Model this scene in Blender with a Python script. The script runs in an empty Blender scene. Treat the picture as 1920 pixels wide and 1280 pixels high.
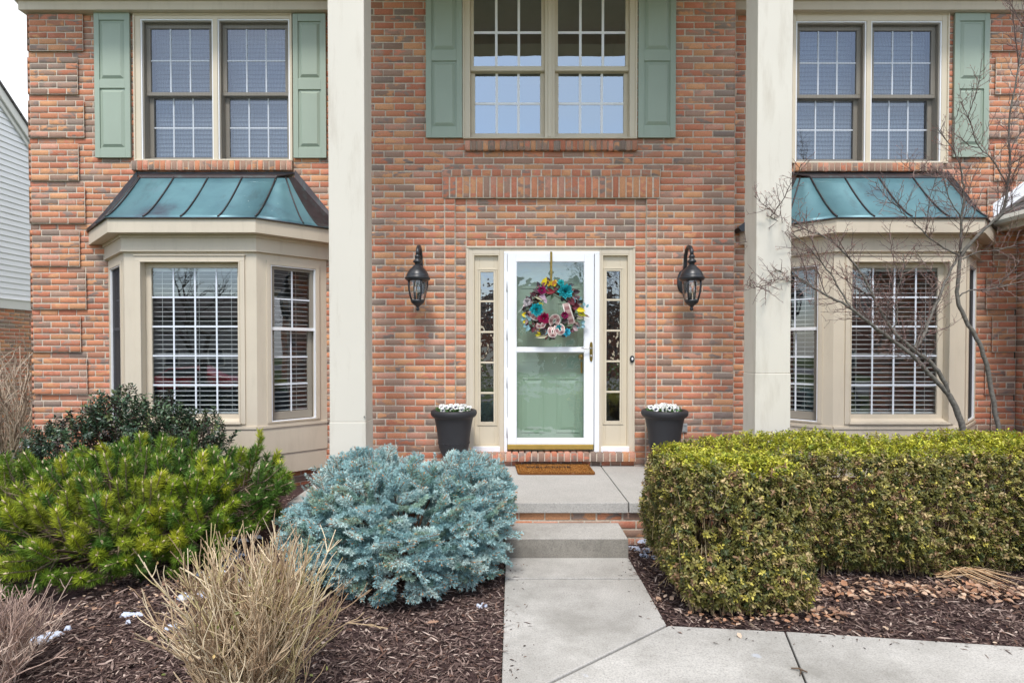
import bpy, math, random
import numpy as np
from mathutils import Matrix, Vector, Euler

# ------------------------------------------------------------------ camera, world, sun, exposure
C = bpy.context.scene.collection
SC = bpy.context.scene
EYE = 1.513
F_PX = 1080.0                      # focal length in pixels of the 1920 px wide frame
PITCH = math.radians(0.95)
HORIZON = 655.0
PY0 = HORIZON + F_PX * math.tan(PITCH)      # row of the optical axis
cam_d = bpy.data.cameras.new("camera")
cam = bpy.data.objects.new("camera", cam_d); C.objects.link(cam)
cam.location = (0, 0, EYE)
cam.rotation_euler = (math.pi / 2 - PITCH, 0, 0)
cam_d.sensor_width = 36.0
cam_d.lens = 36.0 * F_PX / 1920.0
cam_d.shift_y = (PY0 - 640.0) / 1920.0
cam_d.clip_start = 0.05
cam_d.clip_end = 600
SC.camera = cam

SUN_EL, SUN_AZ = math.radians(56), math.radians(184)      # the sun stands behind the camera, a little to its left
w = bpy.data.worlds.new("World"); SC.world = w; w.use_nodes = True
nt = w.node_tree; nt.nodes.clear()
out = nt.nodes.new("ShaderNodeOutputWorld")
sky = nt.nodes.new("ShaderNodeTexSky"); sky.sky_type = 'NISHITA'; sky.sun_disc = False
sky.sun_elevation = SUN_EL; sky.sun_rotation = SUN_AZ
bg1 = nt.nodes.new("ShaderNodeBackground"); bg1.inputs[1].default_value = 0.15
bg2 = nt.nodes.new("ShaderNodeBackground"); bg2.inputs[0].default_value = (0.93, 0.96, 1.0, 1); bg2.inputs[1].default_value = 0.80
mx = nt.nodes.new("ShaderNodeMixShader")
tc = nt.nodes.new("ShaderNodeTexCoord")
mp = nt.nodes.new("ShaderNodeMapping"); mp.inputs['Scale'].default_value = (1, 1, 2.2)
nz = nt.nodes.new("ShaderNodeTexNoise"); nz.inputs['Scale'].default_value = 1.6; nz.inputs['Detail'].default_value = 5
cr = nt.nodes.new("ShaderNodeValToRGB")
cr.color_ramp.elements[0].position = 0.18; cr.color_ramp.elements[0].color = (0.08, 0.08, 0.08, 1)
cr.color_ramp.elements[1].position = 0.66; cr.color_ramp.elements[1].color = (1, 1, 1, 1)
nt.links.new(tc.outputs['Generated'], mp.inputs[0]); nt.links.new(mp.outputs[0], nz.inputs['Vector'])
sep = nt.nodes.new("ShaderNodeSeparateXYZ"); nt.links.new(tc.outputs['Generated'], sep.inputs[0])
gap = nt.nodes.new("ShaderNodeMapRange")               # clouds close up over the house, break open behind the camera
gap.inputs[1].default_value = -0.9; gap.inputs[2].default_value = 0.3; gap.inputs[3].default_value = -0.26; gap.inputs[4].default_value = 0.35
nt.links.new(sep.outputs[1], gap.inputs[0])
ad = nt.nodes.new("ShaderNodeMath"); ad.operation = 'ADD'
nt.links.new(nz.outputs[0], ad.inputs[0]); nt.links.new(gap.outputs[0], ad.inputs[1])
nt.links.new(ad.outputs[0], cr.inputs[0]); nt.links.new(cr.outputs[0], mx.inputs[0])
nt.links.new(sky.outputs[0], bg1.inputs[0])
nt.links.new(bg1.outputs[0], mx.inputs[1]); nt.links.new(bg2.outputs[0], mx.inputs[2]); nt.links.new(mx.outputs[0], out.inputs[0])

sl = bpy.data.lights.new("sun", 'SUN'); sl.energy = 1.5; sl.angle = math.radians(12); sl.color = (1.0, 0.955, 0.90)
so = bpy.data.objects.new("sun", sl); C.objects.link(so); so.location = (-5, -10, 20)
_d = Vector((math.sin(SUN_AZ) * math.cos(SUN_EL), math.cos(SUN_AZ) * math.cos(SUN_EL), math.sin(SUN_EL)))
so.rotation_euler = _d.to_track_quat('Z', 'Y').to_euler()

vs = SC.view_settings
SC.display_settings.display_device = 'sRGB'
vs.view_transform = 'Standard'; vs.look = 'None'; vs.gamma = 1.0; vs.use_curve_mapping = False
vs.exposure = 0.92
SC.cycles.max_bounces = 8; SC.cycles.transparent_max_bounces = 16; SC.cycles.diffuse_bounces = 4
SC.cycles.use_denoising = True

# ------------------------------------------------------------------ helpers
rng = np.random.default_rng(7)
random.seed(7)
CAMR = np.array(Euler(cam.rotation_euler).to_matrix())

def ray(px, py):
    return CAMR @ np.array([(px - 960.0) / F_PX, -(py - PY0) / F_PX, -1.0])
def at(px, py, Y):
    d = ray(px, py); t = Y / d[1]
    return float(d[0] * t), float(EYE + d[2] * t)           # X, Z of the point at depth Y
def P(px, py, Y):
    x, z = at(px, py, Y); return (x, Y, z)
def lin(c):
    c = np.array(c, float) / 255.0
    return tuple(np.where(c <= 0.04045, c / 12.92, ((c + 0.055) / 1.055) ** 2.4))

def tag(o, label=None, cat=None, group=None, kind=None):
    if label: o['label'] = label
    if cat: o['category'] = cat
    if group: o['group'] = group
    if kind: o['kind'] = kind
    return o
def empty(name, loc, label, cat, group=None):
    o = bpy.data.objects.new(name, None); C.objects.link(o); o.location = loc
    o.empty_display_size = 0.2
    tag(o, label, cat, group); return o

def link_mesh(name, me, mat, parent):
    o = bpy.data.objects.new(name, me); C.objects.link(o)
    for m in (mat if isinstance(mat, (list, tuple)) else [mat]): me.materials.append(m)
    if parent is not None:
        o.parent = parent
        wl = world_loc(parent)
        o.location = -wl
    return o
def world_loc(o):
    v = Vector((0, 0, 0))
    while o is not None:
        v += o.location; o = o.parent
    return v

def fast_mesh(name, V, Fq, mat, parent=None, smooth=False, cols=None):
    """V (N,3), Fq (M,k) of one polygon size; cols = dict name -> (M,3) face colours."""
    V = np.asarray(V, np.float32); Fq = np.asarray(Fq, np.int32)
    k = Fq.shape[1]; me = bpy.data.meshes.new(name)
    me.vertices.add(len(V)); me.vertices.foreach_set('co', V.ravel())
    me.loops.add(Fq.size); me.loops.foreach_set('vertex_index', Fq.ravel())
    me.polygons.add(len(Fq))
    me.polygons.foreach_set('loop_start', np.arange(0, Fq.size, k, dtype=np.int32))
    try: me.polygons.foreach_set('loop_total', np.full(len(Fq), k, np.int32))
    except Exception: pass
    if smooth: me.polygons.foreach_set('use_smooth', np.ones(len(Fq), bool))
    me.update(calc_edges=True)
    for n, c in (cols or {}).items():
        a = me.attributes.new(n, 'FLOAT_COLOR', 'FACE')
        c4 = np.ones((len(Fq), 4), np.float32); c4[:, :3] = c
        a.data.foreach_set('color', c4.ravel())
    return link_mesh(name, me, mat, parent)

class Frame:
    """local u (right), v (up), w (out of the wall) -> world"""
    def __init__(s, O, U, N):
        s.O = np.array(O, float); s.U = np.array(U, float); s.N = np.array(N, float); s.Z = np.array([0, 0, 1.0])
    def __call__(s, a):
        a = np.asarray(a, float)
        return s.O + a[:, :1] * s.U + a[:, 1:2] * s.Z + a[:, 2:3] * s.N
def front(Y): return Frame((0, Y, 0), (1, 0, 0), (0, -1, 0))
WORLD = Frame((0, 0, 0), (1, 0, 0), (0, 1, 0))           # u=X, v=Z, w=Y

class MB:
    def __init__(s, T=None): s.V = []; s.F = []; s.n = 0; s.T = T; s.sm = []; s.C = []
    def add(s, v, f, smooth=False, T=None, col=None):
        v = np.asarray(v, float); T = T or s.T
        if T: v = T(v)
        s.V.append(v); s.F += [tuple(i + s.n for i in q) for q in f]; s.sm += [smooth] * len(f); s.n += len(v)
        s.C += [col if col is not None else (1, 1, 1)] * len(f)
        return s
    def box(s, u0, u1, v0, v1, w0, w1, T=None, col=None):
        v = [(u0, v0, w0), (u1, v0, w0), (u1, v1, w0), (u0, v1, w0), (u0, v0, w1), (u1, v0, w1), (u1, v1, w1), (u0, v1, w1)]
        return s.add(v, [(3, 2, 1, 0), (4, 5, 6, 7), (0, 1, 5, 4), (1, 2, 6, 5), (2, 3, 7, 6), (3, 0, 4, 7)], T=T, col=col)
    def ring(s, u0, u1, v0, v1, t, w0, w1, tb=None, tt=None):
        tb = t if tb is None else tb; tt = t if tt is None else tt
        s.box(u0, u1, v1 - tt, v1, w0, w1); s.box(u0, u1, v0, v0 + tb, w0, w1)
        s.box(u0, u0 + t, v0 + tb, v1 - tt, w0, w1); s.box(u1 - t, u1, v0 + tb, v1 - tt, w0, w1); return s
    def frustum(s, u0, u1, v0, v1, ins, w0, w1):
        a = ins
        v = [(u0, v0, w0), (u1, v0, w0), (u1, v1, w0), (u0, v1, w0), (u0 + a, v0 + a, w1), (u1 - a, v0 + a, w1), (u1 - a, v1 - a, w1), (u0 + a, v1 - a, w1)]
        return s.add(v, [(4, 5, 6, 7), (0, 1, 5, 4), (1, 2, 6, 5), (2, 3, 7, 6), (3, 0, 4, 7)])
    def prism(s, poly, z0, z1, T=None):          # poly in XY world
        n = len(poly)
        v = [(x, y, z0) for x, y in poly] + [(x, y, z1) for x, y in poly]
        f = [tuple(range(n))[::-1], tuple(range(n, 2 * n))] + [(i, (i + 1) % n, n + (i + 1) % n, n + i) for i in range(n)]
        return s.add(v, f)
    def lathe(s, prof, c, n=24, smooth=True, cap=True):
        v = []; f = []
        for r, z in prof:
            for i in range(n):
                a = 2 * math.pi * i / n; v.append((c[0] + r * math.cos(a), c[1] + r * math.sin(a), c[2] + z))
        for j in range(len(prof) - 1):
            for i in range(n):
                k = (i + 1) % n; f.append((j * n + i, j * n + k, (j + 1) * n + k, (j + 1) * n + i))
        s.add(v, f, smooth)
        return s
    def tube(s, pts, rad, k=8, smooth=True, cap=True):
        v, f = tube_arrays(np.asarray(pts, float), np.broadcast_to(np.asarray(rad, float), (len(pts),)), k)
        s.add(v, f, smooth)
        if cap:
            s.F.append(tuple(range(s.n - len(v), s.n - len(v) + k))[::-1]); s.F.append(tuple(range(s.n - k, s.n))); s.sm += [False] * 2; s.C += [(1, 1, 1)] * 2
        return s
    def build(s, name, mat, parent=None, bevel=0, attr=False):
        V = np.concatenate(s.V); me = bpy.data.meshes.new(name)
        me.from_pydata(V.tolist(), [], s.F)
        if any(s.sm): me.polygons.foreach_set('use_smooth', np.array(s.sm, bool))
        if attr:
            a = me.attributes.new('col', 'FLOAT_COLOR', 'FACE')
            c4 = np.ones((len(s.F), 4), np.float32); c4[:, :3] = np.array(s.C)
            a.data.foreach_set('color', c4.ravel())
        me.update()
        o = link_mesh(name, me, mat, parent)
        if bevel:
            b = o.modifiers.new('bevel', 'BEVEL'); b.width = bevel; b.segments = 2; b.limit_method = 'ANGLE'; b.angle_limit = math.radians(40)
        return o

def tube_arrays(p, r, k):
    n = len(p)
    d = np.gradient(p, axis=0); d /= np.linalg.norm(d, axis=1, keepdims=True) + 1e-9
    ref = np.array([0, 0, 1.0]) if abs(d[0, 2]) < 0.9 else np.array([1.0, 0, 0])
    e1 = np.cross(d, ref); e1 /= np.linalg.norm(e1, axis=1, keepdims=True) + 1e-9
    e2 = np.cross(d, e1)
    a = np.arange(k) * 2 * math.pi / k
    v = p[:, None, :] + r[:, None, None] * (np.cos(a)[None, :, None] * e1[:, None, :] + np.sin(a)[None, :, None] * e2[:, None, :])
    f = [(j * k + i, j * k + (i + 1) % k, (j + 1) * k + (i + 1) % k, (j + 1) * k + i) for j in range(n - 1) for i in range(k)]
    return v.reshape(-1, 3), f
class Tubes:
    """many thin tubes in one mesh"""
    def __init__(s, k=4): s.V = []; s.F = []; s.n = 0; s.k = k; s.C = []
    def add(s, pts, rad, col=(1, 1, 1)):
        v, f = tube_arrays(np.asarray(pts, float), np.broadcast_to(np.asarray(rad, float), (len(pts),)), s.k)
        s.V.append(v); s.F.append(np.array(f) + s.n); s.n += len(v); s.C.append(np.tile(np.array(col, float), (len(f), 1)))
    def build(s, name, mat, parent=None):
        return fast_mesh(name, np.concatenate(s.V), np.concatenate(s.F), mat, parent, True, {'col': np.concatenate(s.C)})

# ------------------------------------------------------------------ materials
def base_mat(name, rough=0.6, metal=0.0, spec=0.5):
    m = bpy.data.materials.new(name); m.use_nodes = True
    b = m.node_tree.nodes['Principled BSDF']
    b.inputs['Roughness'].default_value = rough; b.inputs['Metallic'].default_value = metal
    b.inputs['Specular IOR Level'].default_value = spec
    return m, m.node_tree, b
def noise(nt, scale, detail=4, rough=0.55, coord='Object', stretch=None):
    tc = nt.nodes.new("ShaderNodeTexCoord"); n = nt.nodes.new("ShaderNodeTexNoise")
    n.inputs['Scale'].default_value = scale; n.inputs['Detail'].default_value = detail; n.inputs['Roughness'].default_value = rough
    if stretch:
        mp = nt.nodes.new("ShaderNodeMapping"); mp.inputs['Scale'].default_value = stretch
        nt.links.new(tc.outputs[coord], mp.inputs[0]); nt.links.new(mp.outputs[0], n.inputs['Vector'])
    else: nt.links.new(tc.outputs[coord], n.inputs['Vector'])
    return n
def ramp(nt, src, stops):
    r = nt.nodes.new("ShaderNodeValToRGB"); e = r.color_ramp.elements
    while len(e) < len(stops): e.new(0.5)
    for i, (p, c) in enumerate(stops):
        e[i].position = p; e[i].color = (*c, 1) if len(c) == 3 else c
    nt.links.new(src, r.inputs[0]); return r
def mixc(nt, fac, a, b, mode='MIX'):
    m = nt.nodes.new("ShaderNodeMix"); m.data_type = 'RGBA'; m.blend_type = mode
    for sock, val in ((m.inputs[0], fac), (m.inputs[6], a), (m.inputs[7], b)):
        if hasattr(val, 'links'): nt.links.new(val, sock)
        elif isinstance(val, (int, float)): sock.default_value = val
        else: sock.default_value = (*val, 1)
    return m.outputs[2]
def bump(nt, b, src, strength=0.2, dist=0.01):
    bp = nt.nodes.new("ShaderNodeBump"); bp.inputs['Strength'].default_value = strength; bp.inputs['Distance'].default_value = dist
    nt.links.new(src, bp.inputs['Height']); nt.links.new(bp.outputs[0], b.inputs['Normal']); return bp
def paint(name, rgb, rough=0.5, var=0.06, scale=3.0, bmp=0.05, spec=0.4, metal=0.0, dirt=None, dirt_amt=0.25):
    m, nt, b = base_mat(name, rough, metal, spec)
    c = np.array(lin(rgb))
    n = noise(nt, scale, 5); r = ramp(nt, n.outputs[0], [(0.3, tuple(c * (1 - var))), (0.7, tuple(np.minimum(c * (1 + var), 0.95)))])
    col = r.outputs[0]
    if dirt:
        n2 = noise(nt, 6.0, 8, 0.7, stretch=(1.6, 1.6, 0.25)); f = ramp(nt, n2.outputs[0], [(0.52, (0, 0, 0)), (0.75, (dirt_amt,) * 3)])
        col = mixc(nt, f.outputs[0], col, lin(dirt))
    nt.links.new(col, b.inputs['Base Color'])
    n3 = noise(nt, 60, 3); bump(nt, b, n3.outputs[0], bmp, 0.004)
    return m
def attr_mat(name, rough=0.6, spec=0.35, var=0.12, scale=30, trans=0.0, second=None, bmp=0.0, sheen=0):
    m, nt, b = base_mat(name, rough, 0, spec)
    a = nt.nodes.new("ShaderNodeAttribute"); a.attribute_name = 'col'
    n = noise(nt, scale, 3)
    r = ramp(nt, n.outputs[0], [(0.3, (1 - var,) * 3), (0.7, (1 + var,) * 3)])
    col = mixc(nt, 1.0, a.outputs['Color'], r.outputs[0], 'MULTIPLY')
    nt.links.new(col, b.inputs['Base Color'])
    if bmp: bump(nt, b, n.outputs[0], bmp, 0.004)
    if trans:
        t = nt.nodes.new("ShaderNodeBsdfTranslucent"); nt.links.new(col, t.inputs[0])
        mxs = nt.nodes.new("ShaderNodeMixShader"); mxs.inputs[0].default_value = trans
        o = nt.nodes['Material Output']; nt.links.new(b.outputs[0], mxs.inputs[1]); nt.links.new(t.outputs[0], mxs.inputs[2]); nt.links.new(mxs.outputs[0], o.inputs[0])
    return m
def glass_mat(name, refl=0.14, tint=(0.9, 0.93, 0.92), wave=0.02, wscale=2.5, gcol=(0.95, 0.97, 1)):
    m = bpy.data.materials.new(name); m.use_nodes = True; nt = m.node_tree; nt.nodes.clear()
    o = nt.nodes.new("ShaderNodeOutputMaterial"); mxs = nt.nodes.new("ShaderNodeMixShader")
    t = nt.nodes.new("ShaderNodeBsdfTransparent"); t.inputs[0].default_value = (*tint, 1)
    g = nt.nodes.new("ShaderNodeBsdfGlossy"); g.inputs['Roughness'].default_value = 0.0; g.inputs[0].default_value = (*gcol, 1)
    lw = nt.nodes.new("ShaderNodeLayerWeight"); lw.inputs[0].default_value = 0.5
    pw = nt.nodes.new("ShaderNodeMath"); pw.operation = 'POWER'; pw.inputs[1].default_value = 4.0
    mr = nt.nodes.new("ShaderNodeMapRange"); mr.inputs[3].default_value = refl; mr.inputs[4].default_value = 1.0
    nt.links.new(lw.outputs['Facing'], pw.inputs[0]); nt.links.new(pw.outputs[0], mr.inputs[0]); nt.links.new(mr.outputs[0], mxs.inputs[0])
    if wave:
        n = noise(nt, wscale, 2); bp = nt.nodes.new("ShaderNodeBump"); bp.inputs['Strength'].default_value = wave; bp.inputs['Distance'].default_value = 0.1
        nt.links.new(n.outputs[0], bp.inputs['Height']); nt.links.new(bp.outputs[0], g.inputs['Normal'])
    nt.links.new(t.outputs[0], mxs.inputs[1]); nt.links.new(g.outputs[0], mxs.inputs[2]); nt.links.new(mxs.outputs[0], o.inputs[0])
    return m

M = {}
def brick_material():
    m, nt, b = base_mat('brick', 0.85, 0, 0.25)
    a = nt.nodes.new("ShaderNodeAttribute"); a.attribute_name = 'col'
    a2 = nt.nodes.new("ShaderNodeAttribute"); a2.attribute_name = 'col2'
    n = noise(nt, 9.0, 2, 0.5, stretch=(1, 1, 2.2)); f = ramp(nt, n.outputs[0], [(0.50, (0, 0, 0)), (0.60, (1, 1, 1))])
    c = mixc(nt, f.outputs[0], a.outputs['Color'], a2.outputs['Color'])
    n2 = noise(nt, 95, 6, 0.7); r2 = ramp(nt, n2.outputs[0], [(0.32, (0.80, 0.80, 0.80)), (0.68, (1.16, 1.15, 1.13))])
    c = mixc(nt, 1.0, c, r2.outputs[0], 'MULTIPLY')
    n4 = noise(nt, 40, 5, 0.75); f4 = ramp(nt, n4.outputs[0], [(0.64, (0, 0, 0)), (0.72, (0.55, 0.55, 0.55))])
    c = mixc(nt, f4.outputs[0], c, lin((214, 178, 156)))                   # limey bloom on the faces
    n7 = noise(nt, 0.8, 6, 0.65, stretch=(1, 1, .6)); r7 = ramp(nt, n7.outputs[0], [(0.3, (0.86, 0.85, 0.84)), (0.7, (1.08, 1.08, 1.08))]); c = mixc(nt, 1.0, c, r7.outputs[0], 'MULTIPLY')
    nt.links.new(c, b.inputs['Base Color'])
    n3 = noise(nt, 140, 5, 0.7); bump(nt, b, n3.outputs[0], 0.5, 0.004)
    return m
M['brick'] = brick_material()
def mortar_material():
    m, nt, b = base_mat('mortar', 0.95, 0, 0.1)
    n = noise(nt, 45, 6, 0.7); r = ramp(nt, n.outputs[0], [(0.3, lin((178, 164, 146))), (0.7, lin((220, 209, 192)))])
    nt.links.new(r.outputs[0], b.inputs['Base Color']); bump(nt, b, n.outputs[0], 0.5, 0.006); return m
M['mortar'] = mortar_material()
M['beige'] = paint('beige_trim', (208, 196, 176), 0.5, 0.035, 2.5, 0.04, dirt=(150, 138, 118), dirt_amt=0.22)
M['casing'] = paint('beige_casing', (210, 198, 175), 0.5, 0.03, 2.5, 0.04)
M['column'] = paint('column_paint', (212, 206, 193), 0.45, 0.03, 1.2, 0.05, dirt=(166, 154, 134), dirt_amt=0.42)
M['white'] = paint('white_paint', (238, 239, 241), 0.4, 0.015, 3, 0.02)
M['grille'] = paint('white_grille', (224, 230, 238), 0.45, 0.02, 3, 0.0)
M['sash'] = paint('taupe_sash', (146, 139, 127), 0.5, 0.04, 3, 0.03)
M['shutter'] = paint('shutter_green', (156, 169, 153), 0.5, 0.05, 2.0, 0.05, dirt=(165, 182, 165), dirt_amt=0.35)
M['door'] = paint('door_green', (158, 182, 162), 0.45, 0.03, 2.0, 0.02)
M['brass'] = paint('brass', (190, 160, 85), 0.38, 0.08, 8, 0.02, metal=0.55)
M['oldbrass'] = paint('old_brass', (140, 118, 62), 0.35, 0.2, 40, 0.05, metal=0.8)
M['nickel'] = paint('nickel', (190, 190, 188), 0.3, 0.05, 10, 0.0, metal=0.9)
M['black'] = paint('black_metal', (38, 41, 46), 0.38, 0.15, 12, 0.05, spec=0.6)
M['pot'] = paint('dark_grey_plastic', (47, 47, 50), 0.55, 0.08, 6, 0.05)
M['blind'] = paint('blind_slat', (198, 203, 203), 0.5, 0.02, 4, 0.0)
M['room'] = paint('room_paint', (78, 84, 90), 0.8, 0.04, 1, 0.0)
M['dark'] = paint('dark_gap', (30, 26, 24), 0.9, 0.1, 4, 0.0)
M['alum'] = paint('gutter_paint', (214, 208, 196), 0.4, 0.03, 4, 0.02)
M['glass_hi'] = glass_mat('glass_upper', 0.20, (0.44, 0.48, 0.52), 0.012, 1.3)
M['glass_sky'] = glass_mat('glass_centre', 0.36, (0.6, 0.63, 0.66), 0.018, 1.6, (0.80, 0.92, 1.0))
M['glass_bay'] = glass_mat('glass_bay', 0.15, (0.96, 0.98, 0.98), 0.012, 1.5)
M['glass_side'] = glass_mat('glass_sidelight', 0.26, (0.7, 0.73, 0.72), 0.035, 8.0)
M['glass_storm'] = glass_mat('glass_storm', 0.19, (0.93, 0.95, 0.94), 0.03, 5.0)
M['glass_lamp'] = glass_mat('glass_lantern', 0.10, (0.93, 0.95, 0.95), 0.0)
def screen_material():
    m = bpy.data.materials.new('insect_screen'); m.use_nodes = True; nt = m.node_tree; nt.nodes.clear()
    o = nt.nodes.new("ShaderNodeOutputMaterial"); mxs = nt.nodes.new("ShaderNodeMixShader")
    t = nt.nodes.new("ShaderNodeBsdfTransparent"); d = nt.nodes.new("ShaderNodeBsdfDiffuse"); d.inputs[0].default_value = (0.10, 0.105, 0.115, 1)
    wv = nt.nodes.new("ShaderNodeTexWave"); wv.inputs['Scale'].default_value = 9; wv.inputs['Distortion'].default_value = 9; wv.inputs['Detail'].default_value = 1; wv.inputs['Detail Scale'].default_value = 0.6
    tc = nt.nodes.new("ShaderNodeTexCoord"); nt.links.new(tc.outputs['Object'], wv.inputs[0])
    mr = nt.nodes.new("ShaderNodeMapRange"); mr.inputs[3].default_value = 0.10; mr.inputs[4].default_value = 0.18
    nt.links.new(wv.outputs['Fac'], mr.inputs[0]); nt.links.new(mr.outputs[0], mxs.inputs[0])
    nt.links.new(t.outputs[0], mxs.inputs[1]); nt.links.new(d.outputs[0], mxs.inputs[2]); nt.links.new(mxs.outputs[0], o.inputs[0]); return m
M['screen'] = screen_material()
M['screen_dense'] = M['screen'].copy(); M['screen_dense'].name = 'dense_screen'
for n_ in M['screen_dense'].node_tree.nodes:
    if n_.type == 'MAP_RANGE': n_.inputs[3].default_value = 0.74; n_.inputs[4].default_value = 0.80
    if n_.type == 'BSDF_DIFFUSE': n_.inputs[0].default_value = (0.055, 0.055, 0.062, 1)
def copper_material():
    m, nt, b = base_mat('patina_copper', 0.42, 0.25, 0.5)
    n = noise(nt, 1.6, 6, 0.6); r = ramp(nt, n.outputs[0], [(0.27, lin((74, 84, 98))), (0.40, lin((90, 128, 138))), (0.6, lin((104, 146, 154))), (0.8, lin((124, 138, 154)))])
    n2 = noise(nt, 4.0, 8, 0.7, stretch=(1, 0.5, 0.3)); f = ramp(nt, n2.outputs[0], [(0.55, (0, 0, 0)), (0.75, (0.6, 0.6, 0.6))])
    c = mixc(nt, f.outputs[0], r.outputs[0], lin((70, 80, 84)))
    n3 = noise(nt, 26.0, 2, 0.4); f3 = ramp(nt, n3.outputs[0], [(0.765, (0, 0, 0)), (0.785, (0.8, 0.8, 0.8))])
    c = mixc(nt, f3.outputs[0], c, lin((190, 205, 200)))
    nt.links.new(c, b.inputs['Base Color']); bump(nt, b, noise(nt, 3, 2).outputs[0], 0.25, 0.02); return m
M['copper'] = copper_material()
M['copper_dark'] = paint('dark_copper', (62, 56, 58), 0.45, 0.3, 6, 0.05, metal=0.3, dirt=(80, 118, 118), dirt_amt=0.5)
def concrete_material(name, c0, c1, dark=None):
    m, nt, b = base_mat(name, 0.9, 0, 0.2)
    n = noise(nt, 2.0, 6, 0.65); r = ramp(nt, n.outputs[0], [(0.3, lin(c0)), (0.7, lin(c1))])
    n2 = noise(nt, 110, 5, 0.75); f = ramp(nt, n2.outputs[0], [(0.32, (0.62, 0.61, 0.60)), (0.5, (1, 1, 1)), (0.68, (1.2, 1.19, 1.16))])
    c = mixc(nt, 1.0, r.outputs[0], f.outputs[0], 'MULTIPLY')
    v = nt.nodes.new("ShaderNodeTexVoronoi"); v.inputs['Scale'].default_value = 2.2; tc = nt.nodes.new("ShaderNodeTexCoord"); nt.links.new(tc.outputs['Object'], v.inputs['Vector'])
    n5 = noise(nt, 14, 4, 0.6)
    dm = nt.nodes.new("ShaderNodeMath"); dm.operation = 'MULTIPLY_ADD'; dm.inputs[1].default_value = 0.14; nt.links.new(n5.outputs[0], dm.inputs[0]); nt.links.new(v.outputs['Distance'], dm.inputs[2])
    fv = ramp(nt, dm.outputs[0], [(0.105, (0.75, 0.75, 0.75)), (0.125, (0, 0, 0))])
    c = mixc(nt, fv.outputs[0], c, lin((205, 212, 226)))                   # small dried salt splashes
    vp = nt.nodes.new("ShaderNodeTexVoronoi"); vp.inputs['Scale'].default_value = 46; nt.links.new(tc.outputs['Object'], vp.inputs['Vector']); sz = nt.nodes.new("ShaderNodeMath"); sz.operation = 'MULTIPLY_ADD'; sz.inputs[1].default_value = 0.45; nt.links.new(vp.outputs['Color'], sz.inputs[0]); nt.links.new(vp.outputs['Distance'], sz.inputs[2])
    fp = ramp(nt, sz.outputs[0], [(0.16, (0.6, 0.6, 0.6)), (0.24, (0, 0, 0))]); c = mixc(nt, fp.outputs[0], c, lin((104, 100, 94)))
    n6 = noise(nt, 0.9, 7, 0.7); f6 = ramp(nt, n6.outputs[0], [(0.45, (0, 0, 0)), (0.66, (0.8, 0.8, 0.8))])
    if dark: c = mixc(nt, f6.outputs[0], c, lin(dark))
    nt.links.new(c, b.inputs['Base Color']); bump(nt, b, n2.outputs[0], 0.35, 0.004); return m
M['walk'] = concrete_material('walk_concrete', (168, 165, 160), (192, 189, 184), (130, 127, 120))
M['porch'] = concrete_material('porch_concrete', (170, 167, 162), (184, 181, 176))
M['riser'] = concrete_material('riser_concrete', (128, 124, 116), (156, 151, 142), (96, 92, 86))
# ------------------------------------------------------------------ the house
YC, YW = 6.0, 6.6                      # front faces of the centre block and of the two wings
ZP = 0.302                             # porch level
COURSE, BLEN = 0.0695, 0.2067
PAL = np.array([lin(c) for c in [(209, 142, 109), (199, 129, 102), (212, 156, 117), (193, 137, 112), (175, 142, 124), (152, 133, 121), (206, 152, 130), (166, 136, 119)]])
PW = np.array([.23, .16, .15, .14, .12, .07, .07, .06])
PAL2 = np.array([lin(c) for c in [(146, 128, 119), (212, 156, 116), (172, 138, 122), (204, 134, 110)]])

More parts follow.
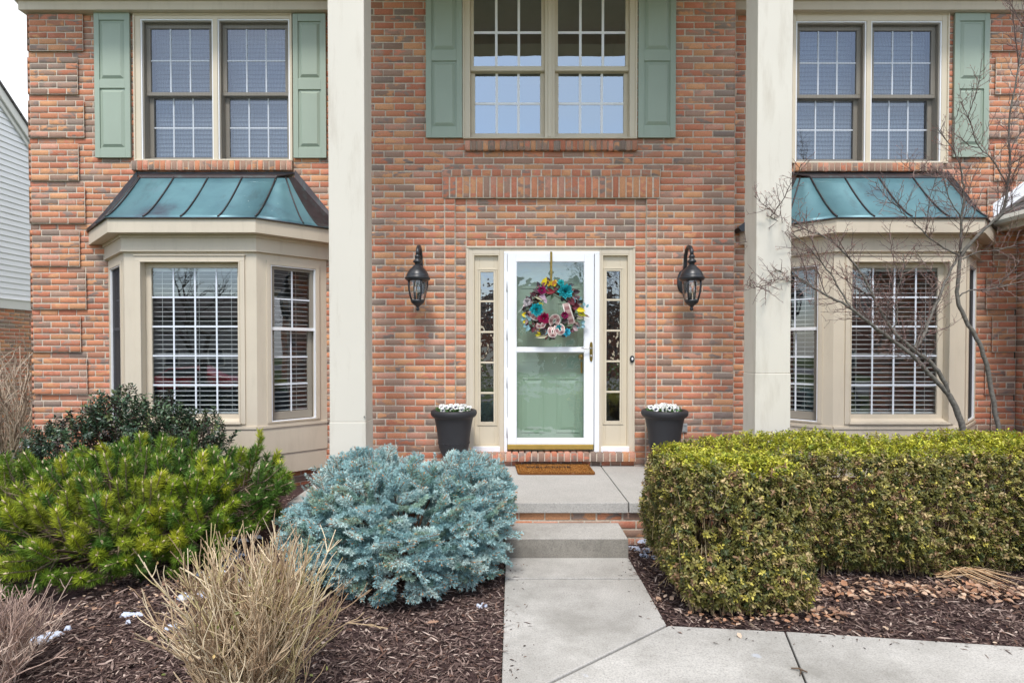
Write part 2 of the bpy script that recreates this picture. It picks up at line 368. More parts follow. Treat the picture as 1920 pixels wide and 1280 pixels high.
PW_ALL = PW
class Bricks:
    def __init__(s): s.V = []; s.F = []; s.C = []; s.C2 = []; s.n = 0; s.mv = []; s.mf = []; s.mn = 0
    def brick(s, T, u0, u1, v0, v1, w=0.0, depth=0.03, ch=0.0035):
        j = rng.normal(0, 0.0011, 8)
        u0 += j[0]; u1 += j[1]; v0 += j[2]; v1 += j[3]; w += j[4] * 1.3
        t = j[5] * 0.9
        v = [(u0, v0, w - depth), (u1, v0, w - depth), (u1, v1, w - depth), (u0, v1, w - depth),
             (u0, v0, w - ch), (u1, v0 + t, w - ch), (u1, v1 + t, w - ch), (u0, v1, w - ch),
             (u0 + ch, v0 + ch, w), (u1 - ch, v0 + ch + t, w), (u1 - ch, v1 - ch + t, w), (u0 + ch, v1 - ch, w)]
        f = [(8, 9, 10, 11)]
        for a in (0, 4):
            for i in range(4):
                k = (i + 1) % 4; f.append((a + i, a + k, a + 4 + k, a + 4 + i))
        s.V.append(T(v)); s.F.append(np.array(f) + s.n); s.n += 12
        c = PAL[rng.choice(len(PAL), p=PW)] * rng.uniform(0.82, 1.04); c2 = c if rng.random() < 0.35 else PAL2[rng.integers(4)] * rng.uniform(0.9, 1.1)
        s.C.append(np.tile(c, (9, 1))); s.C2.append(np.tile(c2, (9, 1)))
    def mort(s, T, u0, u1, v0, v1, w):
        s.mv.append(T([(u0, v0, w), (u1, v0, w), (u1, v1, w), (u0, v1, w)])); s.mf.append((s.mn, s.mn + 1, s.mn + 2, s.mn + 3)); s.mn += 4
    def field(s, T, u0, u1, v0, v1, holes=(), w=0.0, vref=None, uref=0.0, joint=0.0130, bl=BLEN, mortar=True, depth=0.03):
        vref = v0 if vref is None else vref
        r0 = int(math.floor((v0 - vref) / COURSE + 1e-6)); r1 = int(math.ceil((v1 - vref) / COURSE - 1e-6))
        for r in range(r0, r1):
            a, b = vref + r * COURSE, vref + (r + 1) * COURSE
            a2, b2 = max(a, v0), min(b, v1); mid = (a + b) / 2
            ivs = [(u0, u1)]
            for h in holes:
                if h[2] < mid < h[3]:
                    nx = []
                    for i in ivs:
                        if h[1] <= i[0] or h[0] >= i[1]: nx.append(i); continue
                        if h[0] > i[0]: nx.append((i[0], h[0]))
                        if h[1] < i[1]: nx.append((h[1], i[1]))
                    ivs = nx
            off = uref + (0.5 * bl if r % 2 else 0) + rng.normal(0, 0.006)
            for (p, q) in ivs:
                if mortar: s.mort(T, p, q, a2, b2, w - 0.0065)
                k0 = int(math.floor((p - off) / bl)); k1 = int(math.ceil((q - off) / bl))
                cuts = [p] + [off + k * bl for k in range(k0, k1 + 1) if p + 0.055 < off + k * bl < q - 0.055] + [q]
                for c0, c1 in zip(cuts[:-1], cuts[1:]):
                    s.brick(T, c0 + joint / 2, c1 - joint / 2, max(a + joint / 2, a2), min(b - joint / 2, b2), w, depth)
    def row(s, T, u0, u1, v0, v1, n, w=0.0, joint=0.0130, depth=0.03, mortar=True):
        d = (u1 - u0) / n
        for i in range(n): s.brick(T, u0 + i * d + joint / 2, u0 + (i + 1) * d - joint / 2, v0, v1, w, depth)
        if mortar: s.mort(T, u0, u1, v0 - joint / 2, v1 + joint / 2, w - 0.0065)
    def build(s, name, parent):
        o = fast_mesh(name, np.concatenate(s.V), np.concatenate(s.F), M['brick'], parent, False, {'col': np.concatenate(s.C), 'col2': np.concatenate(s.C2)})
        if s.mv: fast_mesh('mortar', np.concatenate(s.mv), np.array(s.mf), M['mortar'], o)
        return o

house = empty('brick_house', (0.33, 6.0, 0), 'red brick two storey house with white columns, green shutters and copper roofed bay windows', 'house')
TC, TW = front(YC), front(YW)
XL, XR = -5.50, 5.757                    # ends of the wings
CX0, CX1 = -1.62, 2.330                  # ends of the centre block
CX1 = at(1377, 500, YC)[0]; CX0 = at(684, 500, YC)[0]
ZT = 5.6

def rect(px0, py0, px1, py1, Y):
    pm = (py0 + py1) / 2; xm = (px0 + px1) / 2
    return at(px0, pm, Y)[0], at(px1, pm, Y)[0], at(xm, py1, Y)[1], at(xm, py0, Y)[1]      # u0,u1,v0,v1

# ---- openings
WL = rect(253, 28, 549, 302.5, YW); WR = rect(1484, 26, 1776, 307, YW)
WC = list(rect(868, 0, 1194, 262, YC)); WC[3] = at(1030, -28, YC)[1]
DR = rect(874.4, 461, 1190.8, 873, YC); DR = (DR[0], DR[1], ZP, DR[3])
BAYL = dict(x0=-4.06, x1=-2.677, yf=6.045); BAYR = dict(x0=3.372, x1=4.755, yf=6.045)
for b in (BAYL, BAYR): b['d'] = YW - b['yf']
def bay_hole(b): return (b['x0'] - b['d'] + 0.02, b['x1'] + b['d'] - 0.02, 0.17, 2.75)

# ---- brickwork
bw = Bricks()
bw.field(TW, XL, CX0 + 0.3, -0.1, ZT, [WL, bay_hole(BAYL)], vref=ZP, uref=XL)
side = Frame((XL, YW, 0), (0, 1, 0), (-1, 0, 0))
bw.field(side, 0.0, 1.2, -0.1, ZT, vref=ZP)
# sills under the wing windows
PW_SILL = np.array([.06, .08, .08, .14, .24, .18, .10, .12])
def rowlock(B, T, px0, px1, py0, py1, Y, n, proud):
    u0, u1, v0, v1 = rect(px0, py0, px1, py1, Y); B.row(T, u0, u1, v0, v1, n, proud, depth=proud + 0.05, mortar=False)
    B.V.append(T([(u0, v0 + .004, proud - .006), (u1, v0 + .004, proud - .006), (u1, v1 - .004, proud - .006), (u0, v1 - .004, proud - .006), (u0, v0 + .004, 0), (u1, v0 + .004, 0), (u1, v1 - .004, 0), (u0, v1 - .004, 0)]))
    c = lin((176, 160, 142)); f = np.array([(0, 1, 2, 3), (0, 1, 5, 4), (3, 2, 6, 7), (0, 3, 7, 4), (1, 2, 6, 5)]) + B.n; B.n += 8
    B.F.append(f); B.C.append(np.tile(c, (5, 1))); B.C2.append(np.tile(c, (5, 1)))
bw.build('brick_wall', house)
bw = Bricks()
bw.field(TW, CX1 - 0.3, XR, -0.1, ZT, [WR, bay_hole(BAYR)], vref=ZP, uref=XR)
XE = 6.35                                # the wing goes on a little above the garage roof
bw.field(TW, XR, XE, 2.8, ZT, vref=ZP, uref=XR); bw.field(Frame((XE, YW, 0), (0, 1, 0), (1, 0, 0)), 0, 1.2, 2.8, ZT, vref=ZP)
bw.build('brick_wall', house)

q = Bricks()
# corner quoins: blocks six courses high, alternately long and short
qw = 0.028
def quoins(T, ua, ub_long, ub_short, mirror, Tside=None):
    z = at(100, 96, YW)[1]                     # underside of the topmost block
    z = ZP + round((z - ZP) / COURSE) * COURSE
    k = 0; top = z + 6 * COURSE
    while top > 0.3:
        u = ub_long if k % 2 == 0 else ub_short
        lo, hi = min(ua, u), max(ua, u)
        zb = top - 6 * COURSE
        q.field(T, lo, hi, zb, min(top, ZT), w=qw, vref=zb, uref=ua, depth=0.045)
        q.field(Frame((ua, YW, 0), (0, 1, 0), (-1 if not mirror else 1, 0, 0)), -qw, 0.36 if k % 2 else 0.26, zb, top, w=0.0 if not Tside else qw, vref=zb, depth=0.03) if Tside else None
        top = zb - COURSE; k += 1
ql0 = at(57, 300, YW - qw)[0]
quoins(TW, ql0, at(161, 300, YW)[0], at(150, 300, YW)[0], False, True)
q.build('corner_quoins', house)
q = Bricks()
quoins(TW, XR - 0.005, at(1850, 300, YW)[0], at(1862, 300, YW)[0], True)
q.build('corner_quoins', house)

bw = Bricks()
RX0, RX1 = at(853.5, 600, YC)[0], at(1212, 600, YC)[0]
ZL0, ZL1, ZL2 = at(1030, 370.5, YC)[1], at(1030, 331.5, YC)[1], at(1030, 318.5, YC)[1]
LX0, LX1 = at(830, 340, YC)[0], at(1237, 340, YC)[0]
OX0, OX1 = at(834, 600, YC)[0], at(1231.5, 600, YC)[0]
IX0, IX1 = at(874, 600, YC)[0], at(1191, 600, YC)[0]
ZLs = ZP + round((ZL0 - ZP) / COURSE) * COURSE
bw.field(TC, CX0, CX1, 0.0, ZT, [WC, (OX0, OX1, -1, ZLs), (LX0, LX1, ZLs - 0.01, ZL2)], vref=ZP, uref=CX0)
for a, b in ((OX0, RX0), (RX1, OX1)):                         # stacked half bricks outside the recess
    bw.field(TC, a, b, ZP - 0.14, ZLs, vref=ZP, uref=a, bl=9.0)
REC = 0.022
for a, b in ((RX0, IX0), (IX1, RX1)):                         # and inside it
    bw.field(TC, a, b, ZP - 0.14, ZLs, w=-REC, vref=ZP, uref=a, bl=9.0)
zh = DR[3]; zh2 = zh + COURSE
bw.field(TC, IX0, IX1, zh2, ZLs, w=-REC, vref=ZP, uref=IX0)
n = int(round((IX1 - IX0) / (BLEN / 2))); bw.row(TC, IX0, IX1, zh + 0.004, zh2 - 0.005, n, -REC)
PW = np.array([.34, .22, .18, .12, .05, .01, .06, .02])
n = int(round((LX1 - LX0) / 0.0695)); bw.row(TC, LX0, LX1, ZLs + 0.005, ZL1 - 0.005, n, 0.016, depth=0.05)
n = int(round((LX1 - LX0) / (BLEN / 2))); bw.row(TC, LX0 - 0.008, LX1 + 0.008, ZL1 + 0.005, ZL2 - 0.004, n, 0.020, depth=0.05)
PW = PW_ALL
# half bricks below the window sill, sides of the block
for x, nn in ((CX0, -1), (CX1, 1)):
    bw.field(Frame((x, YC, 0), (0, 1, 0), (nn, 0, 0)), 0.0, YW - YC, 0.0, ZT, vref=ZP, uref=0.1)
bw.build('brick_wall', house)
# reveals of the recess
mb = MB(TC); mb.box(RX0 - 0.003, RX0 - 0.0005, ZP, ZLs, -REC - .02, -0.004); mb.box(RX1 + 0.0005, RX1 + 0.003, ZP, ZLs, -REC - .02, -0.004); mb.box(RX0, RX1, ZLs + 0.001, ZLs + 0.004, -REC - .02, 0.008)
mb.build('recess_reveal', M['mortar'], house)

for T, px0, px1, py0, py1, Y, n in ((TW, 250, 550, 303.5, 321, YW, 28), (TW, 1487, 1764, 307.5, 323, YW, 26), (TC, 872, 1194, 266.5, 284, YC, 29)):
    PW = PW_SILL; B = Bricks(); rowlock(B, T, px0, px1, py0, py1, Y, n, 0.045); PW = PW_ALL; B.build('window_sill', house)
PW = PW_SILL; B = Bricks(); zs = at(1030, 865.5, 5.93)[1]; zst = at(1030, 848.5, 5.93)[1]
B.row(TC, DR[0] + .005, DR[1] - .003, zs, zst, 26, 0.07, depth=0.16, mortar=False)
B.field(TC, DR[0] + .005, DR[1] - .003, ZP, zs, w=0.012, vref=zs - COURSE, bl=BLEN / 2)
B.mort(TC, DR[0] + .006, DR[1] - .004, zs + 0.003, zst - 0.004, 0.063)
B.build('door_sill', house); PW = PW_ALL

# ---- windows of the upper floor
def slats(mb, u0, u1, v0, v1, w, pitch=0.05, width=0.048, tilt=0.35):
    n = int((v1 - v0) / pitch); dz = width * math.sin(tilt) / 2; dw = width * math.cos(tilt) / 2
    for i in range(n + 1):
        v = v1 - i * pitch
        mb.add([(u0, v - dz, w + dw), (u1, v - dz, w + dw), (u1, v + dz, w - dw), (u0, v + dz, w - dw), (u0, v - dz + .003, w + dw), (u1, v - dz + .003, w + dw), (u1, v + dz + .003, w - dw), (u0, v + dz + .003, w - dw)],
               [(3, 2, 1, 0), (4, 5, 6, 7), (0, 1, 5, 4), (2, 3, 7, 6)])
def grid(mb, u0, u1, v0, v1, nu, nv, w, t=0.0115, th=0.004, **kw):
    t = t * (1.5 if mb.T is TC else 1.2 if mb.T is TW else 1)
    for i in range(1, nu): u = u0 + (u1 - u0) * i / nu; mb.box(u - t / 2, u + t / 2, v0, v1, w, w + th)
    for j in range(1, nv):
        v = v0 + (v1 - v0) * j / nv
        for i in range(nu):
            a = u0 + (u1 - u0) * i / nu + (t / 2 if i else 0); b = u0 + (u1 - u0) * (i + 1) / nu - (t / 2 if i < nu - 1 else 0)
            mb.box(a, b, v - t / 2, v + t / 2, w, w + th)
def pane(T, u0, u1, v0, v1, w, mat, parent):
    mb = MB(T); mb.box(u0, u1, v0, v1, w - 0.004, w); return mb.build('pane', mat, parent)
def pane1(T, u0, u1, v0, v1, w, mat, parent, name='pane'):
    mb = MB(T); mb.add([(u0, v0, w), (u1, v0, w), (u1, v1, w), (u0, v1, w)], [(0, 1, 2, 3)]); return mb.build(name, mat, parent)
def room(T, u0, u1, v0, v1, w0, w1, parent, mat='room'):
    mb = MB(T); v = [(u0, v0, w0), (u1, v0, w0), (u1, v1, w0), (u0, v1, w0), (u0, v0, w1), (u1, v0, w1), (u1, v1, w1), (u0, v1, w1)]
    mb.add(v, [(0, 1, 2, 3), (0, 1, 5, 4), (1, 2, 6, 5), (2, 3, 7, 6), (3, 0, 4, 7)]); return mb.build('room', M[mat], parent)

def double_hung(T, win, units, vtop, vbot, vmeet, parent, sash_mat, line_mat, glass, rows=(2, 2), ncol=3, screen=True, t=0.048, d1=0.05, d2=0.100, line=0.014):
    """sashes of one or more units in the wall plane; units = [(u0,u1)]"""
    for (a, b) in units:
        mb = MB(T); mb.ring(a, b, vbot, vtop, line, -0.02, 0.010); mb.build('window_edge', line_mat, parent, 0.002)
        mb = MB(T); a2, b2, vb2, vt2 = a + line, b - line, vbot + line, vtop - line
        mb.ring(a2, b2, vb2, vt2, 0.012, -0.14, -0.004)
        a3, b3, vb3, vt3 = a2 + 0.012, b2 - 0.012, vb2 + 0.012, vt2 - 0.012
        mb.ring(a3, b3, vmeet - 0.022, vt3, t, -d1 - 0.035, -d1, tb=0.04)
        mb.ring(a3, b3, vb3, vmeet + 0.020, t, -d2 - 0.035, -d2, tt=0.045)
        mb.build('sash', sash_mat, parent, 0.003)
        pane1(T, a3 + t, b3 - t, vmeet + 0.018, vt3 - t, -d1 - 0.015, glass, parent)
        pane1(T, a3 + t, b3 - t, vb3 + t, vmeet - 0.025, -d2 - 0.015, glass, parent)
        mb = MB(T)
        grid(mb, a3 + t, b3 - t, vmeet + 0.018, vt3 - t, ncol, rows[0], -d1 - 0.0145, 0.013)
        grid(mb, a3 + t, b3 - t, vb3 + t, vmeet - 0.025, ncol, rows[1], -d2 - 0.0145, 0.013)
        mb.build('muntins', M['grille'], parent)
        if screen: pane1(T, a2 + .01, b2 - .01, vb2 + .01, vt2 - .01, -0.020, M['screen'], parent, 'insect_screen')
        mb = MB(T); slats(mb, a3 + 0.03, b3 - 0.03, vb3 + 0.04, vt3 - 0.03, -d2 - 0.09, tilt=1.25); mb.build('blind', M['blind'], parent)

def upper_window(T, win, units_px, py_top, py_bot, py_meet, Y, hw=0.065, head=None):
    u0, u1, v0, v1 = win
    mb = MB(T)
    us = [(at(a, 170, Y)[0], at(b, 170, Y)[0]) for a, b in units_px]
    vt, vb, vm = at(900, py_top, Y)[1], at(900, py_bot, Y)[1], at(900, py_meet, Y)[1]
    mb.box(u0, us[0][0], v0, v1, -0.12, 0.016); mb.box(us[1][1], u1, v0, v1, -0.12, 0.016); mb.box(us[0][1], us[1][0], vb, vt, -0.12, 0.020)
    mb.box(us[0][0], us[1][1], vt, v1, -0.12, 0.016)
    if vb > v0 + 0.004: mb.box(us[0][0], us[1][1], v0, vb, -0.12, 0.016)
    mb.ring(u0 - 0.002, u1 + 0.002, v0 - .002, v1 + 0.002, 0.018, -0.05, 0.030)
    o = mb.build('window', M['casing'], house, 0.004)
    room(T, u0 + .02, u1 - .02, v0 + .02, v1 - .02, -1.2, -0.13, o)
    return o, us, vt, vb, vm
o, us, vt, vb, vm = upper_window(TW, WL, [(265.5, 401), (409.6, 544)], 37, 302, 172.5, YW)
double_hung(TW, WL, us, vt, vb, vm, o, M['sash'], M['white'], M['glass_hi'])
o, us, vt, vb, vm = upper_window(TW, WR, [(1491, 1622.5), (1631, 1763.5)], 41, 305.5, 177, YW)
double_hung(TW, WR, us, vt, vb, vm, o, M['sash'], M['white'], M['glass_hi'])

# the tall window over the door: painted sashes, no screen
u0, u1, v0, v1 = WC
mb = MB(TC); ci = 0.075
mb.ring(u0, u1, v0, v1, ci, -0.13, 0.014, tb=0.02); mb.ring(u0 - .002, u1 + .002, v0 + .003, v1, 0.02, -.05, 0.03, tb=0.012)
um = (u0 + u1) / 2; mb.box(um - 0.052, um + 0.052, v0 + 0.02, v1 - ci, -0.13, 0.008); mb.box(um - 0.02, um + 0.02, v0 + 0.02, v1 - ci, 0.008, 0.022)
cw = mb.build('window', M['casing'], house, 0.004)
vm = at(1030, 124.5, YC)[1]
for a, b in ((u0 + ci, um - 0.052), (um + 0.052, u1 - ci)):
    mb = MB(TC); t = 0.034
    mb.ring(a, b, vm - 0.03, v1 - ci, t, -0.075, -0.035, tb=0.05); mb.ring(a, b, v0 + 0.02, vm + 0.02, t + 0.01, -0.12, -0.08, tb=0.075, tt=0.05)
    mb.build('sash', M['casing'], cw, 0.004)
    pane1(TC, a + t, b - t, vm + 0.02, v1 - ci - t, -0.055, M['glass_sky'], cw); pane1(TC, a + t + .01, b - t - .01, v0 + 0.095, vm - 0.03, -0.10, M['glass_sky'], cw)
    mb = MB(TC); grid(mb, a + t, b - t, vm + 0.02, v1 - ci - t, 3, 2, -0.0545, 0.017); grid(mb, a + t + .01, b - t - .01, v0 + 0.095, vm - 0.03, 3, 2, -0.0995, 0.017)
    mb.build('muntins', M['white'], cw)
room(TC, u0 + .02, u1 - .02, v0 + .02, v1 - .02, -2.5, -0.131, cw)

# ---- shutters
def shutter(T, px0, px1, py0, py1, Y, mids):
    pm = (py0 + py1) / 2
    u0, u1 = at(px0, pm, Y)[0], at(px1, pm, Y)[0]; v1, v0 = at((px0 + px1) / 2, py0, Y)[1], at((px0 + px1) / 2, py1, Y)[1]
    mb = MB(T); w0 = 0.004; st = 0.058
    mb.box(u0 + .004, u1 - .004, v0 + .004, v1 - .004, w0, w0 + 0.018)
    ys = [at(900, y, Y)[1] for y in mids]                     # panel edges from the top: t1,b1,t2,b2
    mb.box(u0, u0 + st, v0, v1, w0 + 0.018, w0 + 0.034); mb.box(u1 - st, u1, v0, v1, w0 + 0.018, w0 + 0.034)
    for a, b in ((v1, ys[0]), (ys[1], ys[2]), (ys[3], v0)): mb.box(u0 + st, u1 - st, b, a, w0 + 0.018, w0 + 0.033)
    for a, b in ((ys[0], ys[1]), (ys[2], ys[3])): mb.frustum(u0 + st + .012, u1 - st - .012, b + .012, a - .012, 0.032, w0 + 0.016, w0 + 0.036)
    return mb.build('shutter', M['shutter'], house, 0.003)
YS = YW - 0.02
shutter(TW, 181, 247.5, 25.5, 297.5, YS + .02, [41, 152, 168, 280]); shutter(TW, 551.5, 613, 29, 298, YS + .02, [43.5, 150, 170.5, 279])
shutter(TW, 1785, 1850, 27.5, 296.5, YS + .02, [42.5, 152, 169, 275])
shutter(TC, 799, 867, -160, 260.5, YC, [-140, 98, 117.5, 241]); shutter(TC, 1196, 1266, -160, 260.5, YC, [-140, 98, 117.5, 239])

# ---- eaves of the wings
def eave(x0, x1):
    zb = at(300, 18.5, YW - 0.09)[1]
    mb = MB(WORLD)                                            # u=X v=Z w=Y
    mb.box(x0, x1, zb, zb + 0.105, YW - 0.09, YW + 0.02); mb.box(x0, x1, zb + 0.112, zb + 0.30, YW - 0.105, YW + 0.02)
    mb.box(x0, x1, zb + 0.100, zb + 0.112, YW - 0.125, YW + 0.02)
    mb.box(x0 - .05, x1, zb + 0.302, zb + 0.33, YW - 0.5, YW + 0.02); mb.box(x0 - .05, x1, zb + 0.25, zb + 0.45, YW - 0.53, YW - 0.502)
    return mb.build('eave_board', M['beige'], house, 0.004)
eave(XL - 0.03, CX0 - 0.002); eave(CX1 + 0.002, XE + .03)
mb = MB(); mb.tube([P(-20, -30, 6.3), P(22, -12, 6.5), P(34, 0, 6.6), P(42, 9, 6.66), P(54, 15, 6.72), P(62, 19, 6.8)], 0.038, 10)
mb.build('downspout_elbow', M['alum'], house)

# ---- portico: two square columns carrying a flat roof
def column(px_out, px_in, Yf, depth):
    mb = MB(WORLD); x0, x1 = at(px_out, 450, Yf)[0], at(px_in, 450, Yf)[0]
    seam = 0.0
    mb.box(x0, x1, ZP + 0.001, 0.93 if px_out < 960 else 1.32, Yf, Yf + depth)
    mb.box(x0 + .0025, x1 - .0025, 0.93 if px_out < 960 else 1.32, 5.3, Yf + .0025, Yf + depth - .0025)
    return mb.build('column', M['column'], house, 0.006)
YP = 4.62
xk, zk = at(682.5, 781.5, YP); mb = MB(WORLD); mb.lathe([(0, 0), (.006, .001), (.009, .003), (.004, .005)], (0, 0, 0), 9); vv = mb.V.pop(); mb.V.append(np.stack([vv[:, 0] * .8 + xk + .003, YP - .004 + vv[:, 2], vv[:, 1] * 1.2 + zk], 1)); mb.build('rotted_knot', M['dark'], house)
column(615.5, 684.5, YP, 0.243); column(1418, 1485, YP, 0.243)
mb = MB(WORLD); mb.box(-1.9, 2.65, 5.42, 5.48, 4.35, 5.995); mb.box(-1.9, 2.65, 5.30, 5.419, 4.60, 4.89); mb.box(-1.95, 2.70, 5.481, 5.75, 4.28, 5.994)
mb.build('portico_roof', M['beige'], house, 0.006)
mb = MB(WORLD); mb.box(XL - .1, XE + .1, 5.76, 5.9, 6.12, 12)
mb.build('roof', M['copper_dark'], house)
# inside walls that keep the daylight out
mb = MB(WORLD); mb.box(XL + .03, XE - .03, -0.2, 5.7, 8.2, 8.3); mb.box(XL + .03, XL + .06, -0.2, 5.7, 6.7, 8.19); mb.box(XL + .06, XE - .03, -0.25, -0.2, 6.7, 8.19)
mb.build('inner_wall', M['room'], house)

# ---- bay windows
def bay(b, mirror):
    x0, x1, yf, d = b['x0'], b['x1'], b['yf'], b['d']
    s2 = math.sqrt(0.5)
    facets = [(Frame((x0 - d, YW, 0), (s2, -s2, 0), (-s2, -s2, 0)), d / s2, 'side'), (Frame((x0, yf, 0), (1, 0, 0), (0, -1, 0)), x1 - x0, 'front'), (Frame((x1, yf, 0), (s2, s2, 0), (s2, -s2, 0)), d / s2, 'side')]
    zb, zsk, zsill, ztop = 0.168, 0.385, 0.690, 2.70
    mb = MB(); parts = []
    ow = 1.036; side_win = (0.148, 0.650, 0.738, 2.413)
    for T, L, kind in facets:
        mb.T = T
        if kind == 'front':
            wu0, wu1, wv0, wv1 = (L - ow) / 2, (L + ow) / 2, 0.75, 2.432
        else:
            wu0, wu1, wv0, wv1 = side_win
            if T is facets[0][0]: wu0, wu1 = L - side_win[1], L - side_win[0]
        D = 0.10
        mb.box(0, wu0, zsill, ztop, -D, 0); mb.box(wu1, L, zsill, ztop, -D, 0); mb.box(wu0, wu1, zsill, wv0, -D, 0); mb.box(wu0, wu1, wv1, ztop, -D, 0)
        mb.box(0, L, zsk, zsill - 0.002, -D, 0.004); mb.box(0, L, zb, zsk - 0.004, -D, -0.006); mb.box(0.004, L - 0.004, zsill - 0.014, zsill + 0.012, -D, 0.016)
        parts.append((T, kind, wu0, wu1, wv0, wv1))
    o = mb.build('bay_window', M['beige'], house)
    # frieze, casings and sills
    fr = MB()
    t8 = math.tan(math.pi / 8)
    def shell(off0, off1, z0, z1):
        def poly(off): return [(x0 - d - off * (1 / s2 - 1) - off * 0, YW - 0.001), (x0 - off * t8, yf - off), (x1 + off * t8, yf - off), (x1 + d + off * (1 / s2 - 1), YW - 0.001)]
        def polyw(off):
            k = off / s2
            return [(x0 - d - k, YW - 0.001), (x0 - off * t8, yf - off), (x1 + off * t8, yf - off), (x1 + d + k, YW - 0.001)]
        a, c = polyw(off0), polyw(off1)
        v = [(x, y, z0) for x, y in a] + [(x, y, z0) for x, y in c] + [(x, y, z1) for x, y in a] + [(x, y, z1) for x, y in c]
        f = []
        for i in range(3): f += [(4 + i, 5 + i, 13 + i, 12 + i), (i, i + 1, 5 + i, 4 + i), (8 + i, 9 + i, 13 + i, 12 + i), (i, i + 1, 9 + i, 8 + i)]
        fr.add(v, f)
    zf1 = 2.852; zf0 = zf1 - 0.148
    shell(0.0, 0.030, 2.545, zf0 + 0.02); shell(0.0, 0.038, 2.530, 2.546); shell(0.0, 0.045, zf0 - 0.03, zf0 + 0.001)
    shell(0.0, 0.150, zf0 + 0.002, zf0 + 0.012); shell(0.130, 0.155, zf0, zf1)
    for T, kind, a, c, e, g in parts:
        fr.T = T
        if kind == 'front':
            fr.ring(a - 0.055, c + 0.055, e - 0.02, g + 0.055, 0.052, -0.002, 0.016, tb=0.018); fr.box(a - 0.062, c + 0.062, g + 0.056, g + 0.068, 0.0, 0.028)
            fr.ring(a - 0.006, c + 0.006, e, g + 0.006, 0.012, -0.004, 0.022, tb=0.004)
            fr.ring(a, c, e, g, 0.062, -0.098, -0.075, tb=0.075, tt=0.055)
            v = [(a - .01, e - .02, 0.03), (c + .01, e - .02, 0.03), (c + .01, e - .005, 0.03), (a - .01, e - .005, 0.03), (a, e + .03, -.075), (c, e + .03, -.075)]
            fr.add(v, [(0, 1, 2, 3), (3, 2, 5, 4)])
        else: fr.ring(a - 0.045, c + 0.045, e - 0.01, g + 0.045, 0.043, -0.002, 0.014, tb=0.008)
        fr.T = None
    fr.build('bay_trim', M['beige'], o, 0.003)
    for T, kind, a, c, e, g in parts:
        if kind == 'front':
            ga, gc, ge, gg = a + 0.062, c - 0.062, e + 0.075, g - 0.055
            pane1(T, ga, gc, ge, gg, -0.09, M['glass_bay'], o)
            mb = MB(T); grid(mb, ga, gc, ge, gg, 4, 5, -0.0895, 0.017); mb.build('muntins', M['grille'], o)
            mb = MB(T); slats(mb, ga - .03, gc + .03, ge + 0.03, gg - 0.01, -0.16, tilt=0.16)
            for k in (0.09, 0.52, 0.9):
                u = ga + (gc - ga) * k; mb.box(u - .0015, u + .0015, ge, gg, -0.133, -0.130)
            mb.box(ga - .03, gc + .03, ge + 0.002, ge + 0.02, -0.185, -0.135); mb.box(ga - .03, gc + .03, gg - 0.03, gg + .02, -0.19, -0.13)
            mb.build('blind', M['blind'], o)
        else:
            mb = MB(T); mb.ring(a, c, e, g, 0.011, -0.03, 0.008); mb.build('window_edge', M['white'], o, 0.003)
            a, c, e, g = a + .011, c - .011, e + .011, g - .011
            vm = e + (g - e) * 0.6
            sm = M['casing'] if True else M['sash']
            mb = MB(T); mb.ring(a, c, vm - .02, g, 0.04, -0.06, -0.028, tb=0.03, tt=0.03); mb.ring(a, c, e, vm + .018, 0.05, -0.098, -0.064, tb=0.085, tt=0.03); mb.build('sash', M['sash'], o, 0.003)
            mb = MB(T); mb.box(a, c, vm - 0.021, vm + 0.012, -0.027, -0.012); mb.build('meeting_rail', M['white'], o, 0.002)
            pane1(T, a + .04, c - .04, vm + .01, g - .03, -0.045, M['glass_bay'], o); pane1(T, a + .05, c - .05, e + .085, vm - .012, -0.08, M['glass_bay'], o)
            if (T is facets[0][0]) != mirror: pane1(T, a + .002, c - .002, e + .002, g - .002, -0.011, M['screen_dense'], o, 'insect_screen')
            mb = MB(T); grid(mb, a + .04, c - .04, vm + .01, g - .03, 2, 2, -0.0445, 0.016); grid(mb, a + .05, c - .05, e + .085, vm - .012, 2, 3, -0.0795, 0.016); mb.build('muntins', M['grille'], o)
            mb = MB(T); slats(mb, a + .02, c - .02, e + 0.05, g - 0.01, -0.15, tilt=0.2)
            u = c - 0.16; mb.box(u - .0015, u + .0015, e + .05, g, -0.123, -0.12); mb.build('blind', M['blind'], o)
    # room behind, soffit of the bay, brick footing
    mb = MB(); mb.prism([(x0 - d + .14, YW), (x0 + .045, yf + .10), (x1 - .045, yf + .10), (x1 + d - .14, YW), (x1 + d - .14, 7.9), (x0 - d + .14, 7.9)], 0.60, 2.69)
    for _ in range(3): mb.F.pop(2); mb.sm.pop(); mb.C.pop()   # open towards the window panes
    rm = mb.build('room', M['room'], o)
    ft = Bricks()
    for T, L, kind in facets:
        T2 = Frame(T.O - T.N * 0.10, T.U, T.N); ft.field(T2, -.02, L + .02, -0.11, zb + 0.02, vref=ZP)
    ft.build('brick_footing', o)
    # roof of patinated copper, belled a little, with standing seams
    off = 0.168; k = off / s2
    E = [np.array(p) for p in ((x0 - d - k, YW - .004, zf1 + .012), (x0 - off * t8, yf - off, zf1), (x1 + off * t8, yf - off, zf1), (x1 + d + k, YW - .004, zf1 + .012))]
    cxm = (x0 + x1) / 2; zt = at(400, 334.5, 6.42)[1]; hw = 0.755
    Tp = [np.array(p) for p in ((cxm - hw - 0.14, YW - .004, zt + 0.05), (cxm - hw, 6.42, zt), (cxm + hw, 6.42, zt), (cxm + hw + 0.14, YW - .004, zt + 0.05))]
    def surf(a0, a1, b0, b1, s, t):
        lo = a0 * (1 - s) + a1 * s; hi = b0 * (1 - s) + b1 * s; p = lo * (1 - t) + hi * t
        p = p.copy(); p[2] = lo[2] + (hi[2] - lo[2]) * (t ** 1.22); return p
